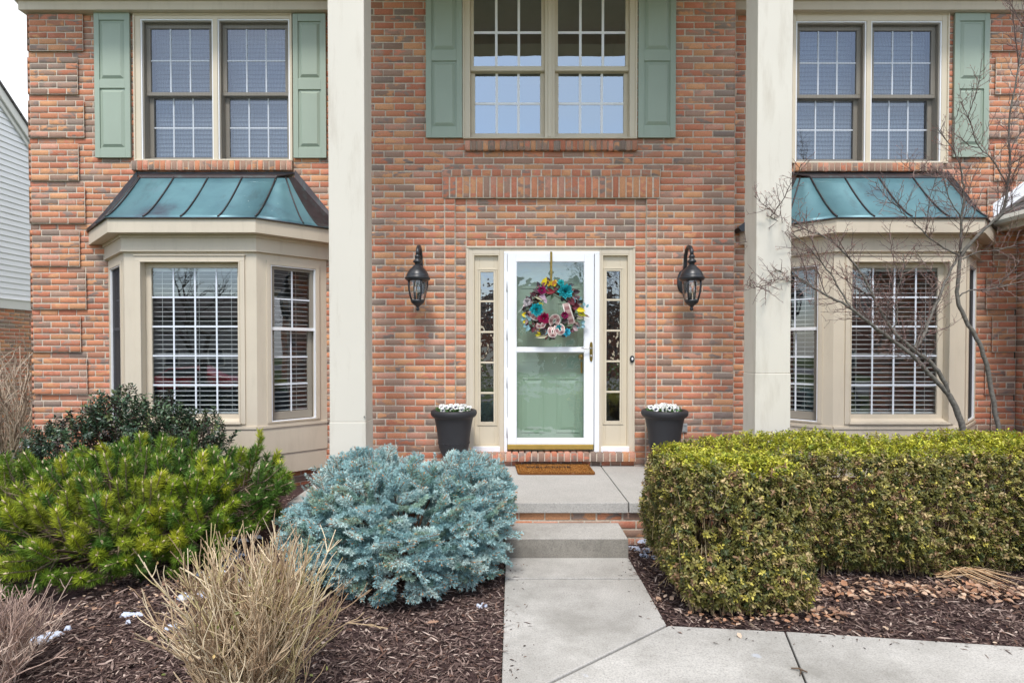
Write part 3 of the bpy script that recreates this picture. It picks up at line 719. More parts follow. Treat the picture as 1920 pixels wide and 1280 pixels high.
    rf = MB(); NT = 8; ribs = MB()
    def bilin(i):
        a = [[surf(E[i], E[i + 1], Tp[i], Tp[i + 1], s, t) for s in (0, .33, .66, 1)] for t in np.linspace(0, 1, NT + 1)]
        v = [p for r in a for p in r]
        f = [(r * 4 + c, r * 4 + c + 1, (r + 1) * 4 + c + 1, (r + 1) * 4 + c) for r in range(NT) for c in range(3)]
        rf.add(v, f, True)
    for i in range(3): bilin(i)
    rfo = rf.build('bay_roof', M['copper'], o)
    sd = rfo.modifiers.new('thick', 'SOLIDIFY'); sd.thickness = 0.012; sd.offset = 0
    def rib(i, s, r=0.009, up=0.012, t0=0.0):
        pts = [surf(E[i], E[i + 1], Tp[i], Tp[i + 1], s, t) + np.array([0, -0.004, up]) for t in np.linspace(t0, 1, NT + 1)]
        ribs.tube(pts, r, 6)
    for i_, s in ((1, 0), (1, .25), (1, .5), (1, .75), (1, 1), (0, 0.5), (2, 0.5)):
        ribs = MB(); rib(i_, s); ribs.build('roof_seam', M['copper_dark'], o)
    fl = MB()                                                 # dark flashing at the top and down the wall on both sides
    fl.add([Tp[1] + [0, -.012, .004], Tp[2] + [0, -.012, .004], Tp[2] + [0.01, .0, .030], Tp[1] + [-.01, .0, .030], (Tp[3][0], YW - .006, zt + .105), (Tp[0][0], YW - .006, zt + .105), (Tp[3][0], YW - .006, zt + .125), (Tp[0][0], YW - .006, zt + .125)],
           [(0, 1, 2, 3), (3, 2, 4, 5), (5, 4, 6, 7), (0, 3, 5), (1, 2, 4)])
    for i, s0, s1 in ((0, 0.0, 0.34), (2, 1.0, 0.66)):
        v = []
        for t in np.linspace(-0.03, 1, NT + 1):
            a = surf(E[i], E[i + 1], Tp[i], Tp[i + 1], s0, max(t, 0)); c = surf(E[i], E[i + 1], Tp[i], Tp[i + 1], s1, max(t, 0))
            v += [a + [0, 0, 0.10 * min(1, 0.3 + t)], a + [0, -0.012, .010], c + [0, -.004, .008]]
        fl.add(v, [(r * 3 + c, r * 3 + c + 1, (r + 1) * 3 + c + 1, (r + 1) * 3 + c) for r in range(NT) for c in range(2)])
    fl.build('roof_flashing', M['copper_dark'], o)
    # drip edge
    dr = MB()
    for i in range(3): dr.tube([E[i] + [0, -.002, -.004], E[i + 1] + [0, -.002, -.004]], 0.008, 6)
    dr.build('drip_edge', M['copper_dark'], o)
    return o
bay(BAYL, False); bay(BAYR, True)

# ---- entry: surround, sidelights, storm door, door behind it
u0, u1, v0, v1 = DR; v0 = at(1030, 848, YC)[1]
def dpx(px, py): return at(740 + px / 2.724, 430 + py / 2.724, YC)
def dr(px0, py0, px1, py1): return rect(740 + px0 / 2.724, 430 + py0 / 2.724, 740 + px1 / 2.724, 430 + py1 / 2.724, YC)
mb = MB(TC)
sdl = (398, 538, 122, 1112), (1057, 1199, 122, 1112)
A = dr(400, 125, 536, 1112); Bq = dr(1058, 125, 1198, 1112); Dd = dr(558, 112, 1046, 1128)
mb.box(u0, A[0], v0, v1, -0.12, -0.012); mb.box(A[1], Dd[0], v0, v1, -0.12, -0.012); mb.box(Dd[1], Bq[0], v0, v1, -0.12, -0.012); mb.box(Bq[1], u1, v0, v1, -0.12, -0.012)
for a, b, t in ((A[0], A[1], A[3]), (Bq[0], Bq[1], Bq[3]), (Dd[0], Dd[1], Dd[3])): mb.box(a, b, t, v1, -0.12, -0.012)
mb.box(u0 + .004, u1 - .004, v1 - 0.022, v1 - .002, -0.012, 0.004)
for a in (u0 + .001, u1 - .024): mb.box(a, a + .023, v0, v1 - .023, -0.012, -0.002)
entry = mb.build('entry_frame', M['beige'], house, 0.004)
for R, gx0, gx1, gy0, gy1, bars, tr in ((A, 432, 507, 212, 988, (365, 523, 680, 837), (420, 522, 197, 1003)), (Bq, 1082, 1157, 205, 982, (358, 516, 674, 831), (1068, 1172, 192, 998))):
    G = dr(gx0, gy0, gx1, gy1); Tt = dr(tr[0], tr[2], tr[1], tr[3])
    wpl = -0.05
    mb = MB(TC)
    mb.ring(R[0], R[1], R[2], R[3], 0.014, wpl - .02, -0.013)
    mb.box(R[0] + .014, G[0], R[2] + .014, R[3] - .014, wpl - .03, wpl); mb.box(G[1], R[1] - .014, R[2] + .014, R[3] - .014, wpl - .03, wpl)
    mb.box(G[0], G[1], R[2] + .014, G[2], wpl - .03, wpl); mb.box(G[0], G[1], G[3], R[3] - .014, wpl - .03, wpl)
    mb.ring(Tt[0], Tt[1], Tt[2], Tt[3], 0.016, wpl, wpl + 0.010); mb.ring(Tt[0] + .018, Tt[1] - .018, Tt[2] + .018, Tt[3] - .018, 0.018, wpl, wpl + .006)
    for b in bars:
        z = dpx(gx0, b)[1]; mb.box(G[0], G[1], z - .010, z + .010, wpl - .018, wpl - .001)
    s = mb.build('sidelight', M['casing'], house, 0.003)
    pane1(TC, G[0], G[1], G[2], G[3], wpl - 0.015, M['glass_side'], s)
    room(TC, G[0] - .03, G[1] + .03, G[2] - .03, G[3] + .03, -0.9, wpl - .032, s)
    mb = MB(TC); mb.box(R[0] - .005, R[1] + .005, v0, R[2] + .008, wpl, 0.0); mb.build('sidelight_sill', M['white'], s, 0.004)
# storm door
Lf = dr(576, 121, 1017, 1097); G1 = dr(621, 165, 969, 603); G2 = dr(621, 626, 969, 1067)
mb = MB(TC); mb.box(Dd[0] + .001, Dd[0] + .033, v0 + .002, Dd[3] - .03, -.1, .004); mb.box(Dd[1] - .052, Dd[1] - .001, v0 + .002, Dd[3] - .03, -.1, .004); mb.box(Dd[0] + .001, Dd[1] - .001, Dd[3] - .03, Dd[3] - .001, -.1, .004)
sf = mb.build('door_jamb', M['white'], house, 0.003)
mb = MB(TC); a, b, c, d = Lf
mb.box(a, G1[0], c, d, -0.03, 0.006); mb.box(G1[1], b, c, d, -0.03, 0.006); mb.box(G1[0], G1[1], G1[3], d, -0.03, 0.006); mb.box(G1[0], G1[1], c, G2[2], -0.03, 0.006)
mb.box(G1[0], G1[1], G2[3], G1[2], -0.03, 0.008)
mb.ring(G1[0], G1[1], G1[2], G1[3], 0.006, -0.02, 0.002); mb.ring(G2[0], G2[1], G2[2], G2[3], 0.006, -0.02, 0.002)
sd = mb.build('storm_door', M['white'], house, 0.003)
for f in (.04, .30, .55, .8):
    z = c + (d - c) * f; mb = MB(); mb.tube([(a - .004, YC - .008, z), (a - .004, YC - .008, z + .2)], 0.008, 8); mb.build('hinge', M['white'], sd)
pane1(TC, G1[0], G1[1], G1[2], G1[3], -0.010, M['glass_storm'], sd); pane1(TC, G2[0], G2[1], G2[2], G2[3], -0.010, M['glass_storm'], sd)
mb = MB(TC); S = dr(576, 1097.5, 1014, 1122); mb.box(S[0], S[1], S[2], S[3], -0.03, 0.010); mb.build('door_sweep', M['brass'], sd, 0.004)
hp = dr(995, 574, 1011, 675); uc = (hp[0] + hp[1]) / 2; hw = (hp[1] - hp[0]) / 2
mb = MB(TC); prof = []
for k in range(24):
    an = 2 * math.pi * k / 24; prof.append((uc + hw * math.cos(an), (hp[2] + hp[3]) / 2 + math.copysign(abs(math.sin(an)) ** 0.35, math.sin(an)) * (hp[3] - hp[2]) / 2))
mb.add([(x, z, 0.006) for x, z in prof] + [(x, z, 0.015) for x, z in prof], [tuple(range(24, 48))] + [(i, (i + 1) % 24, 24 + (i + 1) % 24, 24 + i) for i in range(24)])
hd = mb.build('handle_plate', M['oldbrass'], sd, 0.002)
zlev = dpx(1003, 606)[1]
mb = MB(); mb.tube([(uc, YC - .012, zlev), (uc, YC - .045, zlev), (uc - .005, YC - .05, zlev), (uc - .03, YC - .052, zlev + .004), (uc - .07, YC - .052, zlev - .004), (uc - .105, YC - .045, zlev + .002)], [0.008, .008, .008, .0075, .006, .005])
mb.build('lever_handle', M['nickel'], sd); mb = MB(); mb.lathe([(0.012, 0), (0.012, 0.012), (0, 0.014)], (0, 0, 0), 12); vv = mb.V.pop(); zl = dpx(1003, 645)[1]
mb.V.append(np.stack([vv[:, 0] + uc, YC - .015 - vv[:, 2], vv[:, 1] + zl], 1)); mb.build('lock_cylinder', M['nickel'], sd)
# the panelled door
mb = MB(TC); a, b, c, d = Dd; wd = -0.155
mb.box(a + .03, b - .03, v0, d - .03, wd - .04, wd)
Wd = (b - a) - .06; x0d = a + .03; Hd = d - .03 - v0
for cx in (0.30, 0.70):
    for (p, q_) in ((0.09, 0.375), (0.455, 0.765), (0.835, 0.93)):
        l, r = x0d + Wd * cx - Wd * .135, x0d + Wd * cx + Wd * .135; lo, hi = v0 + Hd * p, v0 + Hd * q_
        mb.ring(l, r, lo, hi, 0.018, wd, wd + .007); mb.frustum(l + .03, r - .03, lo + .03, hi - .03, 0.03, wd, wd + .008)
mb.build('front_door', M['door'], house, 0.003)
mb = MB(TC); mb.ring(a, b, v0, d, 0.035, wd - .05, -0.101); mb.build('inner_jamb', M['casing'], house, 0.003)
zz = dpx(967, 700)[1]
mb = MB(TC); mb.box(G2[1] - .022, G2[1] - .008, zz - .07, zz + .045, wd + .001, wd + .03); mb.build('door_latch', M['brass'], house); mb = MB(); mb.lathe([(0, .06), (.028, .05), (.03, .03), (.012, .01), (.012, 0)], (0, 0, 0), 16); vv = mb.V.pop()
mb.V.append(np.stack([vv[:, 0] + G2[1] - .02, YC - wd - vv[:, 2], vv[:, 1] + zz + .1], 1)); mb.build('door_knob', M['brass'], house)
# door bell, outlet, small floodlight
x, z = at(1185.3, 673, YC); 
def disc_front(mb, x, z, y, rx, rz, th, n=24):
    v = [(x + rx * math.cos(2 * math.pi * i / n), y - k, z + rz * math.sin(2 * math.pi * i / n)) for k in (0, th) for i in range(n)]
    mb.add(v, [tuple(range(n, 2 * n))] + [(i, (i + 1) % n, n + (i + 1) % n, n + i) for i in range(n)])
mb = MB(); disc_front(mb, x, z, YC + .012, 0.024, 0.037, 0.022); db = mb.build('doorbell', M['black'], house, 0.004)
mb = MB(); disc_front(mb, x, z + .004, YC - .0101, 0.010, 0.014, 0.003); mb.build('bell_button', M['white'], db)
O = rect(1277.5, 793.5, 1288, 809.5, YC); mb = MB(TC); mb.box(O[0], O[1], O[2], O[3], 0, 0.02); mb.ring(O[0] + .008, O[1] - .008, O[2] + .01, O[3] - .01, .008, 0.02, .026); mb.build('electrical_outlet', paint('grey_plastic', (150, 152, 152), .5), house, 0.003)
x, z = at(1389, 428, 6.5); mb = MB(WORLD); mb.add([(x - .05, z - .005, 6.42), (x - .02, z - .045, 6.42), (x + .04, z - .03, 6.42), (x + .02, z + .05, 6.42), (x - .05, z - .005, 6.59), (x - .02, z - .045, 6.59), (x + .04, z - .03, 6.59), (x + .02, z + .05, 6.59)], [(0, 1, 2, 3), (4, 5, 6, 7), (0, 1, 5, 4), (1, 2, 6, 5), (2, 3, 7, 6), (3, 0, 4, 7)])
mb.build('floodlight', M['black'], house, 0.006)

# ---- garage wing that comes forward on the right
mb = MB(WORLD); mb.box(XR + .05, XR + .08, -.2, 2.9, 3.0, YW - .01); mb.box(XR - .4, XR + .5, -.2, 5.7, YW + .04, YW + .06); mb.build('inner_wall', M['dark'], house)  # unseen dark backing, added to stop sky light leaking through the brick joints
g = Bricks(); g.field(Frame((XR, YW, 0), (0, -1, 0), (-1, 0, 0)), 0.0, 3.6, -0.1, 2.9, vref=ZP); g.build('garage_wall', house)
ze = at(1862, 428, YW)[1]
mb = MB(WORLD); xe = at(1861, 428, YW)[0]
mb.box(xe, XR + .01, ze - .04, ze - .02, 2.6, YW - .005)
mb.box(xe - .02, xe, ze - .06, ze + .07, 2.6, YW - .006)
mb.build('garage_soffit', M['beige'], house, 0.003)
def shingle_mat():
    m, nt, b = base_mat('shingles', 0.9, 0, 0.2)
    tc = nt.nodes.new("ShaderNodeTexCoord"); br = nt.nodes.new("ShaderNodeTexBrick"); mp = nt.nodes.new("ShaderNodeMapping"); mp.inputs['Rotation'].default_value = (0, 0, math.pi / 2)
    nt.links.new(tc.outputs['Object'], mp.inputs[0]); nt.links.new(mp.outputs[0], br.inputs['Vector'])
    br.inputs['Scale'].default_value = 3; br.inputs['Color1'].default_value = (*lin((130, 124, 122)), 1); br.inputs['Color2'].default_value = (*lin((98, 94, 94)), 1); br.inputs['Mortar'].default_value = (*lin((50, 46, 46)), 1)
    n = noise(nt, 40, 4); c = mixc(nt, 0.3, br.outputs[0], n.outputs[0], 'MULTIPLY'); nt.links.new(c, b.inputs['Base Color']); bump(nt, b, n.outputs[0], 0.4, 0.01); return m
M['shingle'] = shingle_mat()
sl_ = 0.72
mb = MB(); v = [(xe - .06, 2.5, ze + .06), (xe - .06, YW - .006, ze + .06), (xe + 3, YW - .006, ze + .06 + 3 * sl_), (xe + 3, 2.5, ze + .06 + 3 * sl_)]
v += [(a, b, c + .03) for a, b, c in v]; mb.add(v, [(4, 5, 6, 7), (0, 1, 2, 3), (0, 1, 5, 4), (1, 2, 6, 5), (2, 3, 7, 6), (3, 0, 4, 7)]); v = [(XE + .04, YW - .007, 0), (XE + .04, 9, 0), (xe + 3, 9, 0), (xe + 3, YW - .007, 0)]; v = [(a, b, ze + .06 + (a - xe + .06) * sl_ * 3 / 3.06 + t_) for t_ in (0, .03) for a, b, c in v]; mb.add(v, [(4, 5, 6, 7), (0, 1, 2, 3), (0, 1, 5, 4), (1, 2, 6, 5), (2, 3, 7, 6), (3, 0, 4, 7)]); mb.build('garage_roof', M['shingle'], house)
mb = MB()
pr = [(0, 0), (-.012, .075), (-.10, .085), (-.125, .035), (-.09, 0)]
v = [(xe - .022 + a, y, ze + b) for y in (2.5, YW - .008) for a, b in pr]; mb.add(v, [(i, (i + 1) % 5, 5 + (i + 1) % 5, 5 + i) for i in (2, 3, 4)] + [(5, 6, 7, 8, 9)]); mb.build('gutter', M['alum'], house)
v = [(xe - .02, YW - .03, ze + .105), (xe - .02, YW - .03, ze + .27), (xe + 3, YW - .03, ze + .27 + 3 * sl_), (xe + 3, YW - .03, ze + .105 + 3 * sl_)]
mb = MB(); v2 = v + [(a, YW - .012, c) for a, b, c in v]; mb.add(v2, [(0, 1, 2, 3), (4, 5, 6, 7), (0, 1, 5, 4), (1, 2, 6, 5), (2, 3, 7, 6), (3, 0, 4, 7)]); mb.build('roof_flashing', M['white'], house)
# ------------------------------------------------------------------ porch, step, walkway, beds, lawn
def slab(mb, poly, z0, z1): mb.prism(poly, z0, z1)
JX = at(1126, 874, YC)[0]; YPF = 4.54
mb = MB(); slab(mb, [(-1.78, YPF), (JX - .004, YPF), (JX - .004, YC - .021), (-1.78, YC - .021)], ZP - .084, ZP); slab(mb, [(JX + .004, YPF), (2.62, YPF), (2.62, YC - .021), (JX + .004, YC - .021)], ZP - .084, ZP)
po = tag(mb.build('porch', M['porch'], None, 0.006), kind='structure')
mb = MB(); mb.prism([(-1.70, YPF + .10), (2.54, YPF + .10), (2.58, YC - .03), (-1.74, YC - .03)], ZP - .12, ZP - .09)
tag(mb.build('porch_core', M['dark'], po))
pb = Bricks(); pb.field(front(YPF + .035), -1.74, 2.58, -0.15, ZP - .085, vref=ZP - .085 - 5 * COURSE, uref=0.06); pb.field(Frame((-1.74, YPF + .035, 0), (0, 1, 0), (-1, 0, 0)), 0, 1.4, -0.15, ZP - .085, vref=ZP - .085 - 5 * COURSE)
pb.build('porch_brickwork', po)
SX1 = 0.848; WX0 = -0.046
ZS = 0.131; YS1 = 4.18
mb = MB(); v = [(WX0, YS1 - .012, -.08), (SX1, YS1 - .012, -.08), (SX1, YPF + .03, -.08), (WX0, YPF + .03, -.08), (WX0, YS1, ZS), (SX1, YS1, ZS), (SX1, YPF + .03, ZS), (WX0, YPF + .03, ZS)]
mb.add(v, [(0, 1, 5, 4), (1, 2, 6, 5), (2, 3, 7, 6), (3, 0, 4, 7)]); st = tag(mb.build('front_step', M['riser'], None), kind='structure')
mb = MB(); mb.add([(WX0, YS1 - .0005, ZS - .003), (SX1 + .0005, YS1 - .0005, ZS - .003), (SX1 + .0005, YPF + .03, ZS - .003), (WX0, YPF + .03, ZS - .003), (WX0, YS1 + .004, ZS + .001), (SX1 - .004, YS1 + .004, ZS + .001), (SX1 - .004, YPF + .03, ZS + .001), (WX0, YPF + .03, ZS + .001)], [(4, 5, 6, 7), (0, 1, 5, 4), (1, 2, 6, 5)])
mb.build('step_tread', M['walk'], st)
mb = MB(); gp = .009
slab(mb, [(WX0, 3.785 + gp), (SX1, 3.785 + gp), (SX1, YS1 - .013), (WX0, YS1 - .013)], -.09, 0.0)
slab(mb, [(WX0, 2.43), (.85, 3.150), (.85, 3.785 - gp), (WX0, 3.785 - gp)], -.09, 0.0)
slab(mb, [(WX0, 1.2), (.95, 1.2), (1.465, 3.075), (.86, 3.140), (WX0, 2.412)], -.09, -.002)
slab(mb, [(.959, 1.2), (4.6, 0.9), (4.6, 2.50), (3.4, 2.75), (2.6, 2.915), (1.474, 3.074)], -.09, -.001)
tag(mb.build('walkway', M['walk'], None, 0.005), kind='structure')
mb = MB(); mb.prism([(WX0 + .01, 1.25), (4.5, 1.0), (4.5, 2.4), (1.4, 3.0), (.84, 3.1), (.84, 4.15), (WX0 + .01, 4.15)], -.10, -.05)
tag(mb.build('walkway_base', M['dark'], None), kind='structure')

def hills(x, y): return 0.012 * np.sin(x * 5.1 + 1) * np.sin(y * 4.3) + 0.008 * np.sin(x * 11 + y * 7)
def grass_z(x, y): return np.where(y > 1.2, -0.10, -0.10 - np.clip((1.2 - y) / 15.0, 0, 1) * 0.62)
def grid_mesh(name, xs, ys, zf, mat):
    X, Y = np.meshgrid(xs, ys); V = np.stack([X.ravel(), Y.ravel(), zf(X, Y).ravel()], 1); nx, ny = len(xs), len(ys)
    i = np.arange(nx - 1)[None, :] + nx * np.arange(ny - 1)[:, None]; i = i.ravel()
    return fast_mesh(name, V, np.stack([i, i + 1, i + nx + 1, i + nx], 1), mat, None, True)
def grass_mat():
    m, nt, b = base_mat('lawn', 0.9, 0, 0.1)
    n = noise(nt, 1.2, 8, 0.7); r = ramp(nt, n.outputs[0], [(0.3, (0.05, 0.075, 0.02)), (0.5, (0.075, 0.10, 0.03)), (0.7, (0.13, 0.12, 0.06))])
    nt.links.new(r.outputs[0], b.inputs['Base Color']); bump(nt, b, noise(nt, 60, 4).outputs[0], 0.6, 0.03); return m
M['grass'] = grass_mat()
xs = np.concatenate([np.linspace(-160, -20, 15), np.linspace(-18, 18, 37), np.linspace(20, 160, 15)])
tag(grid_mesh('lawn', xs, np.concatenate([np.linspace(-160, -20, 15), np.linspace(-18, 18, 37), np.linspace(20, 160, 15)]), grass_z, M['grass']), kind='structure')
def soil_mat():
    m, nt, b = base_mat('mulch_soil', 0.95, 0, 0.1)
    n = noise(nt, 30, 8, 0.75); r = ramp(nt, n.outputs[0], [(0.3, lin((54, 42, 42))), (0.6, lin((92, 74, 72))), (0.8, lin((118, 98, 95)))])
    nt.links.new(r.outputs[0], b.inputs['Base Color']); bump(nt, b, n.outputs[0], 0.8, 0.03); return m
M['soil'] = soil_mat()
def bed(name, poly_test, xs, ys):
    X, Y = np.meshgrid(xs, ys); V = np.stack([X.ravel(), Y.ravel(), (-0.022 + hills(X, Y)).ravel()], 1); nx, ny = len(xs), len(ys)
    i = (np.arange(nx - 1)[None, :] + nx * np.arange(ny - 1)[:, None]).ravel(); c = V[i] + np.array([(xs[1] - xs[0]) / 2, (ys[1] - ys[0]) / 2, 0]); k = poly_test(c[:, 0], c[:, 1]); i = i[k]
    return tag(fast_mesh(name, V, np.stack([i, i + 1, i + nx + 1, i + nx], 1), M['soil'], None, True), kind='structure')
def path_edge(x): return np.interp(x, [0.85, 1.48, 2.6, 3.4, 4.6], [3.15, 3.073, 2.915, 2.75, 2.5])
def in_left(x, y): return (x < WX0 + .01) & (x > -6.0) & (y > 1.3) & (y < 6.8) & ~((y > 4.56) & (x > -1.8))
def in_right(x, y): return (x > .84) & (x < 5.8) & (y < 6.8) & (y > path_edge(x) + .0) & ~((y > 4.56) & (x < 2.6))
bed('mulch_bed', in_left, np.linspace(-6, 0, 121), np.linspace(1.3, 6.8, 111)); bed('mulch_bed', in_right, np.linspace(.8, 5.8, 101), np.linspace(2.4, 6.8, 89))

def unit(v): return v / (np.linalg.norm(v, axis=-1, keepdims=True) + 1e-9)
def rand_dirs(n): return unit(rng.normal(size=(n, 3)))
# ---- vectorised leaf, needle and chip builders: return V, F, face colours
def leaves(p, d, nrm, L, W, fold=0.25, droop=0.0):
    n = len(p); d = unit(d); s = unit(np.cross(d, nrm)); u = np.cross(s, d)
    L = np.broadcast_to(L, (n,))[:, None]; W = np.broadcast_to(W, (n,))[:, None]
    f = fold * W * u
    tip = p + d * L - u * L * droop
    V = np.stack([p, p + d * L * .33 + s * W * .46 + f * .8, p + d * L * .68 + s * W * .40 + f * .6 - u * L * droop * .4, tip, p + d * L * .68 - s * W * .40 + f * .6 - u * L * droop * .4, p + d * L * .33 - s * W * .46 + f * .8], 1)
    F = np.array([[0, 1, 2, 3], [0, 3, 4, 5]])[None] + (np.arange(n) * 6)[:, None, None]
    return V.reshape(-1, 3), F.reshape(-1, 4)
def needles(p, d, L, W):
    n = len(p); s = unit(np.cross(d, rng.normal(size=(n, 3))))
    L = np.broadcast_to(L, (n,))[:, None]; W = np.broadcast_to(W, (n,))[:, None]
    m = p + d * L * .45
    V = np.stack([p, m + s * W * .5, p + d * L, m - s * W * .5], 1)
    F = np.arange(n * 4).reshape(n, 4); return V.reshape(-1, 3), F
class Coll:
    def __init__(s): s.V = []; s.F = []; s.C = []; s.n = 0
    def add(s, V, F, C):
        s.V.append(V); s.F.append(F + s.n); s.n += len(V); s.C.append(C if len(C) == len(F) else np.repeat(C, len(F) // len(C), axis=0))
    def build(s, name, mat, parent=None, smooth=False): return fast_mesh(name, np.concatenate(s.V), np.concatenate(s.F), mat, parent, smooth, {'col': np.concatenate(s.C)})
def pick(cols, wts, n, var=0.12):
    c = np.array([lin(x) for x in cols]); w_ = np.array(wts, float); return c[rng.choice(len(c), n, p=w_ / w_.sum())] * rng.uniform(1 - var, 1 + var, (n, 1))

# ---- mulch chips
M['chips'] = attr_mat('bark_chips', 0.85, 0.2, 0.2, 60)
def chips(n, test, x0, x1, y0, y1):
    x = rng.uniform(x0, x1, n); y = rng.uniform(y0, y1, n); k = test(x, y); x, y = x[k], y[k]; n = len(x)
    p = np.stack([x, y, -0.022 + hills(x, y) + rng.uniform(0.0, 0.020, n)], 1)
    a = rng.uniform(0, 2 * math.pi, n); d = np.stack([np.cos(a), np.sin(a), rng.normal(0, 0.22, n)], 1)
    nr = unit(np.stack([rng.normal(0, .35, n), rng.normal(0, .35, n), np.ones(n)], 1))
    V, F = leaves(p, d, nr, rng.gamma(4, 0.008, n) + .010, rng.gamma(5, 0.0011, n) + .0025, 0.3)
    return V, F, pick([(92, 75, 70), (72, 57, 54), (116, 97, 90), (148, 128, 119), (186, 167, 155), (104, 79, 68)], [.28, .23, .22, .15, .06, .06], n)
co = Coll()
co.add(*chips(34000, lambda x, y: in_left(x, y) & (x < WX0 - .01), -2.6, -0.04, 1.9, 4.3)); co.add(*chips(9000, in_left, -6, -2.4, 2.6, 6.3)); co.add(*chips(5000, in_left, -2.5, -.5, 4.2, 6))
co.add(*chips(26000, lambda x, y: in_right(x, y) & (y > path_edge(x) + .015) & (x > .862), .84, 3.6, 2.6, 4.5)); co.add(*chips(3000, in_right, 3.4, 5.7, 2.6, 5))
def on_walk(n):
    e = rng.uniform(0, 1, n) ** 2.5 * .16; k = rng.integers(0, 3, n); t = rng.uniform(0, 1, n)
    x = np.where(k == 0, WX0 + e, np.where(k == 1, SX1 - e, .86 + t * 1.8)); y = np.where(k == 2, path_edge(.86 + t * 1.8) - e * 1.3, 2.55 + t * np.where(k == 1, .9, 1.5)); y = np.where(k == 1, 3.2 + t * .9, y); return x, y
x, y = on_walk(170); n = len(x); p = np.stack([x, y, rng.uniform(.001, .004, n)], 1); a = rng.uniform(0, 6.28, n)
V, F = leaves(p, np.stack([np.cos(a), np.sin(a), rng.normal(0, .05, n)], 1), np.tile([[0, 0, 1.0]], (n, 1)) + rng.normal(0, .1, (n, 3)), rng.gamma(3, .006, n) + .004, rng.gamma(4, .0009, n) + .002, .2); co.add(V, F, pick([(84, 68, 62), (120, 98, 86), (60, 48, 44)], [1, 1, 1], n))
tag(co.build('bark_mulch', M['chips']), 'dark brown shredded bark mulch spread over the planting beds', 'mulch', kind='stuff')

# ---- snow left in the shade
M['snow'] = paint('old_snow', (196, 204, 222), 0.6, 0.03, 20, 0.3)
def snow_patch(col, x, y, r, asp=1.0):
    n = 26; th = np.arange(n) * 2 * math.pi / n; V = [(x, y, 0.004 + hills(x, y))]
    rr = r * (1 + .28 * np.sin(th * 3 + rng.uniform(0, 6)) + .2 * np.sin(th * 5 + rng.uniform(0, 6)) + rng.normal(0, .09, n))
    for k, zz in ((.6, 0.002), (1.0, -0.016)):
        for i in range(n): V.append((x + rr[i] * k * math.cos(th[i]), y + rr[i] * k * asp * math.sin(th[i]), zz + float(hills(x, y)) + rng.normal(0, .002)))
    F = [(0, 1 + i, 1 + (i + 1) % n, 1 + (i + 1) % n) for i in range(n)] + [(1 + i, 1 + n + i, 1 + n + (i + 1) % n, 1 + (i + 1) % n) for i in range(n)]
    col.add(V, [tuple(dict.fromkeys(f)) for f in F], True)
def gnd(px, py, z=0.0):
    d = ray(px, py); t = (z - EYE) / d[2]; return float(d[0] * t), float(d[1] * t)
mb = MB()
for px, py, r, a in ((118, 1187, .07, .7), (245, 1155, .05, .8), (350, 1115, .07, .8), (395, 1068, .08, .8), (435, 1040, .10, .8), (470, 1005, .09, .9), (420, 1015, .08, .8), (330, 1170, .03, 1), (905, 1135, .02, 1), (1190, 1028, .055, 1.2), (1205, 1042, .04, 1), (1218, 1010, .05, 1), (470, 1085, .03, 1), (1500, 920, .1, .6), (1330, 1090, .06, .6)):
    x, y = gnd(px, py)
    for _ in range(4): snow_patch(mb, x + rng.normal(0, r * .8), y + rng.normal(0, r * .7), r * rng.uniform(.25, .75), a * rng.uniform(.5, 1))
for px, py, r, a in ((20, 818, .28, .5), (40, 838, .2, .4), (8, 866, .22, .6), (-60, 850, .5, .6)):
    x, y = gnd(px, py, -.1); 
    n0 = len(mb.V); snow_patch(mb, x, y, r, a); mb.V[-1] = mb.V[-1] - np.array([0, 0, float(hills(x, y)) + .085])
tag(mb.build('snow', M['snow']), 'small leftover patches of white snow on the mulch under the shrubs', 'snow', kind='stuff')

# ---- fallen leaves
M['dry_leaf'] = attr_mat('dry_leaf', 0.7, 0.25, 0.15, 40, 0.15)
LEAFC = [(190, 156, 132), (164, 130, 110), (204, 172, 146), (214, 188, 164), (138, 108, 92), (184, 138, 108)]
def scatter_leaves(n, fx, smin=.025, smax=.05, zr=.05):
    x, y = fx(n); n = len(x); p = np.stack([x, y, .005 + hills(x, y) + rng.uniform(0, zr * .6, n)], 1)
    a = rng.uniform(0, 2 * math.pi, n); d = np.stack([np.cos(a), np.sin(a), rng.normal(0, .2, n)], 1); nr = unit(np.stack([rng.normal(0, .4, n), rng.normal(0, .4, n), np.ones(n)], 1))
    L = rng.uniform(smin, smax, n); V, F = leaves(p, d, nr, L, L * rng.uniform(.5, .9, n), 0.22, rng.uniform(-.1, .2)); return V, F, pick(LEAFC, [1] * 6, n)
co = Coll()
def fx1(n): x = rng.uniform(1.62, 3.5, n); return x, 3.62 + rng.normal(0, .07, n) - .06 * (x - 1.6)
def fx2(n): t = rng.uniform(0, 1, n); return 1.15 + t * .8 + rng.normal(0, .05, n), 3.16 + rng.normal(0, .05, n) + t * .15
def fx3(n): return rng.uniform(-2.6, -1.3, n), 3.6 + rng.normal(0, .3, n)
def fx4(n): x = rng.uniform(.9, 3.2, n); y = rng.uniform(2.9, 3.6, n); k = in_right(x, y); return x[k], y[k]
def fx5(n): return rng.uniform(.9, 1.15, n), rng.uniform(3.2, 4.5, n)
co.add(*scatter_leaves(620, fx1, .022, .05)); co.add(*scatter_leaves(160, fx2, .02, .045)); co.add(*scatter_leaves(260, fx3, .015, .035, .02)); co.add(*scatter_leaves(60, fx4, .015, .03, .01)); co.add(*scatter_leaves(50, fx5, .015, .04, .01))
tag(co.build('leaf_litter', M['dry_leaf']), 'drift of tan fallen leaves on the mulch along the foot of the hedge', 'fallen leaves', kind='stuff')
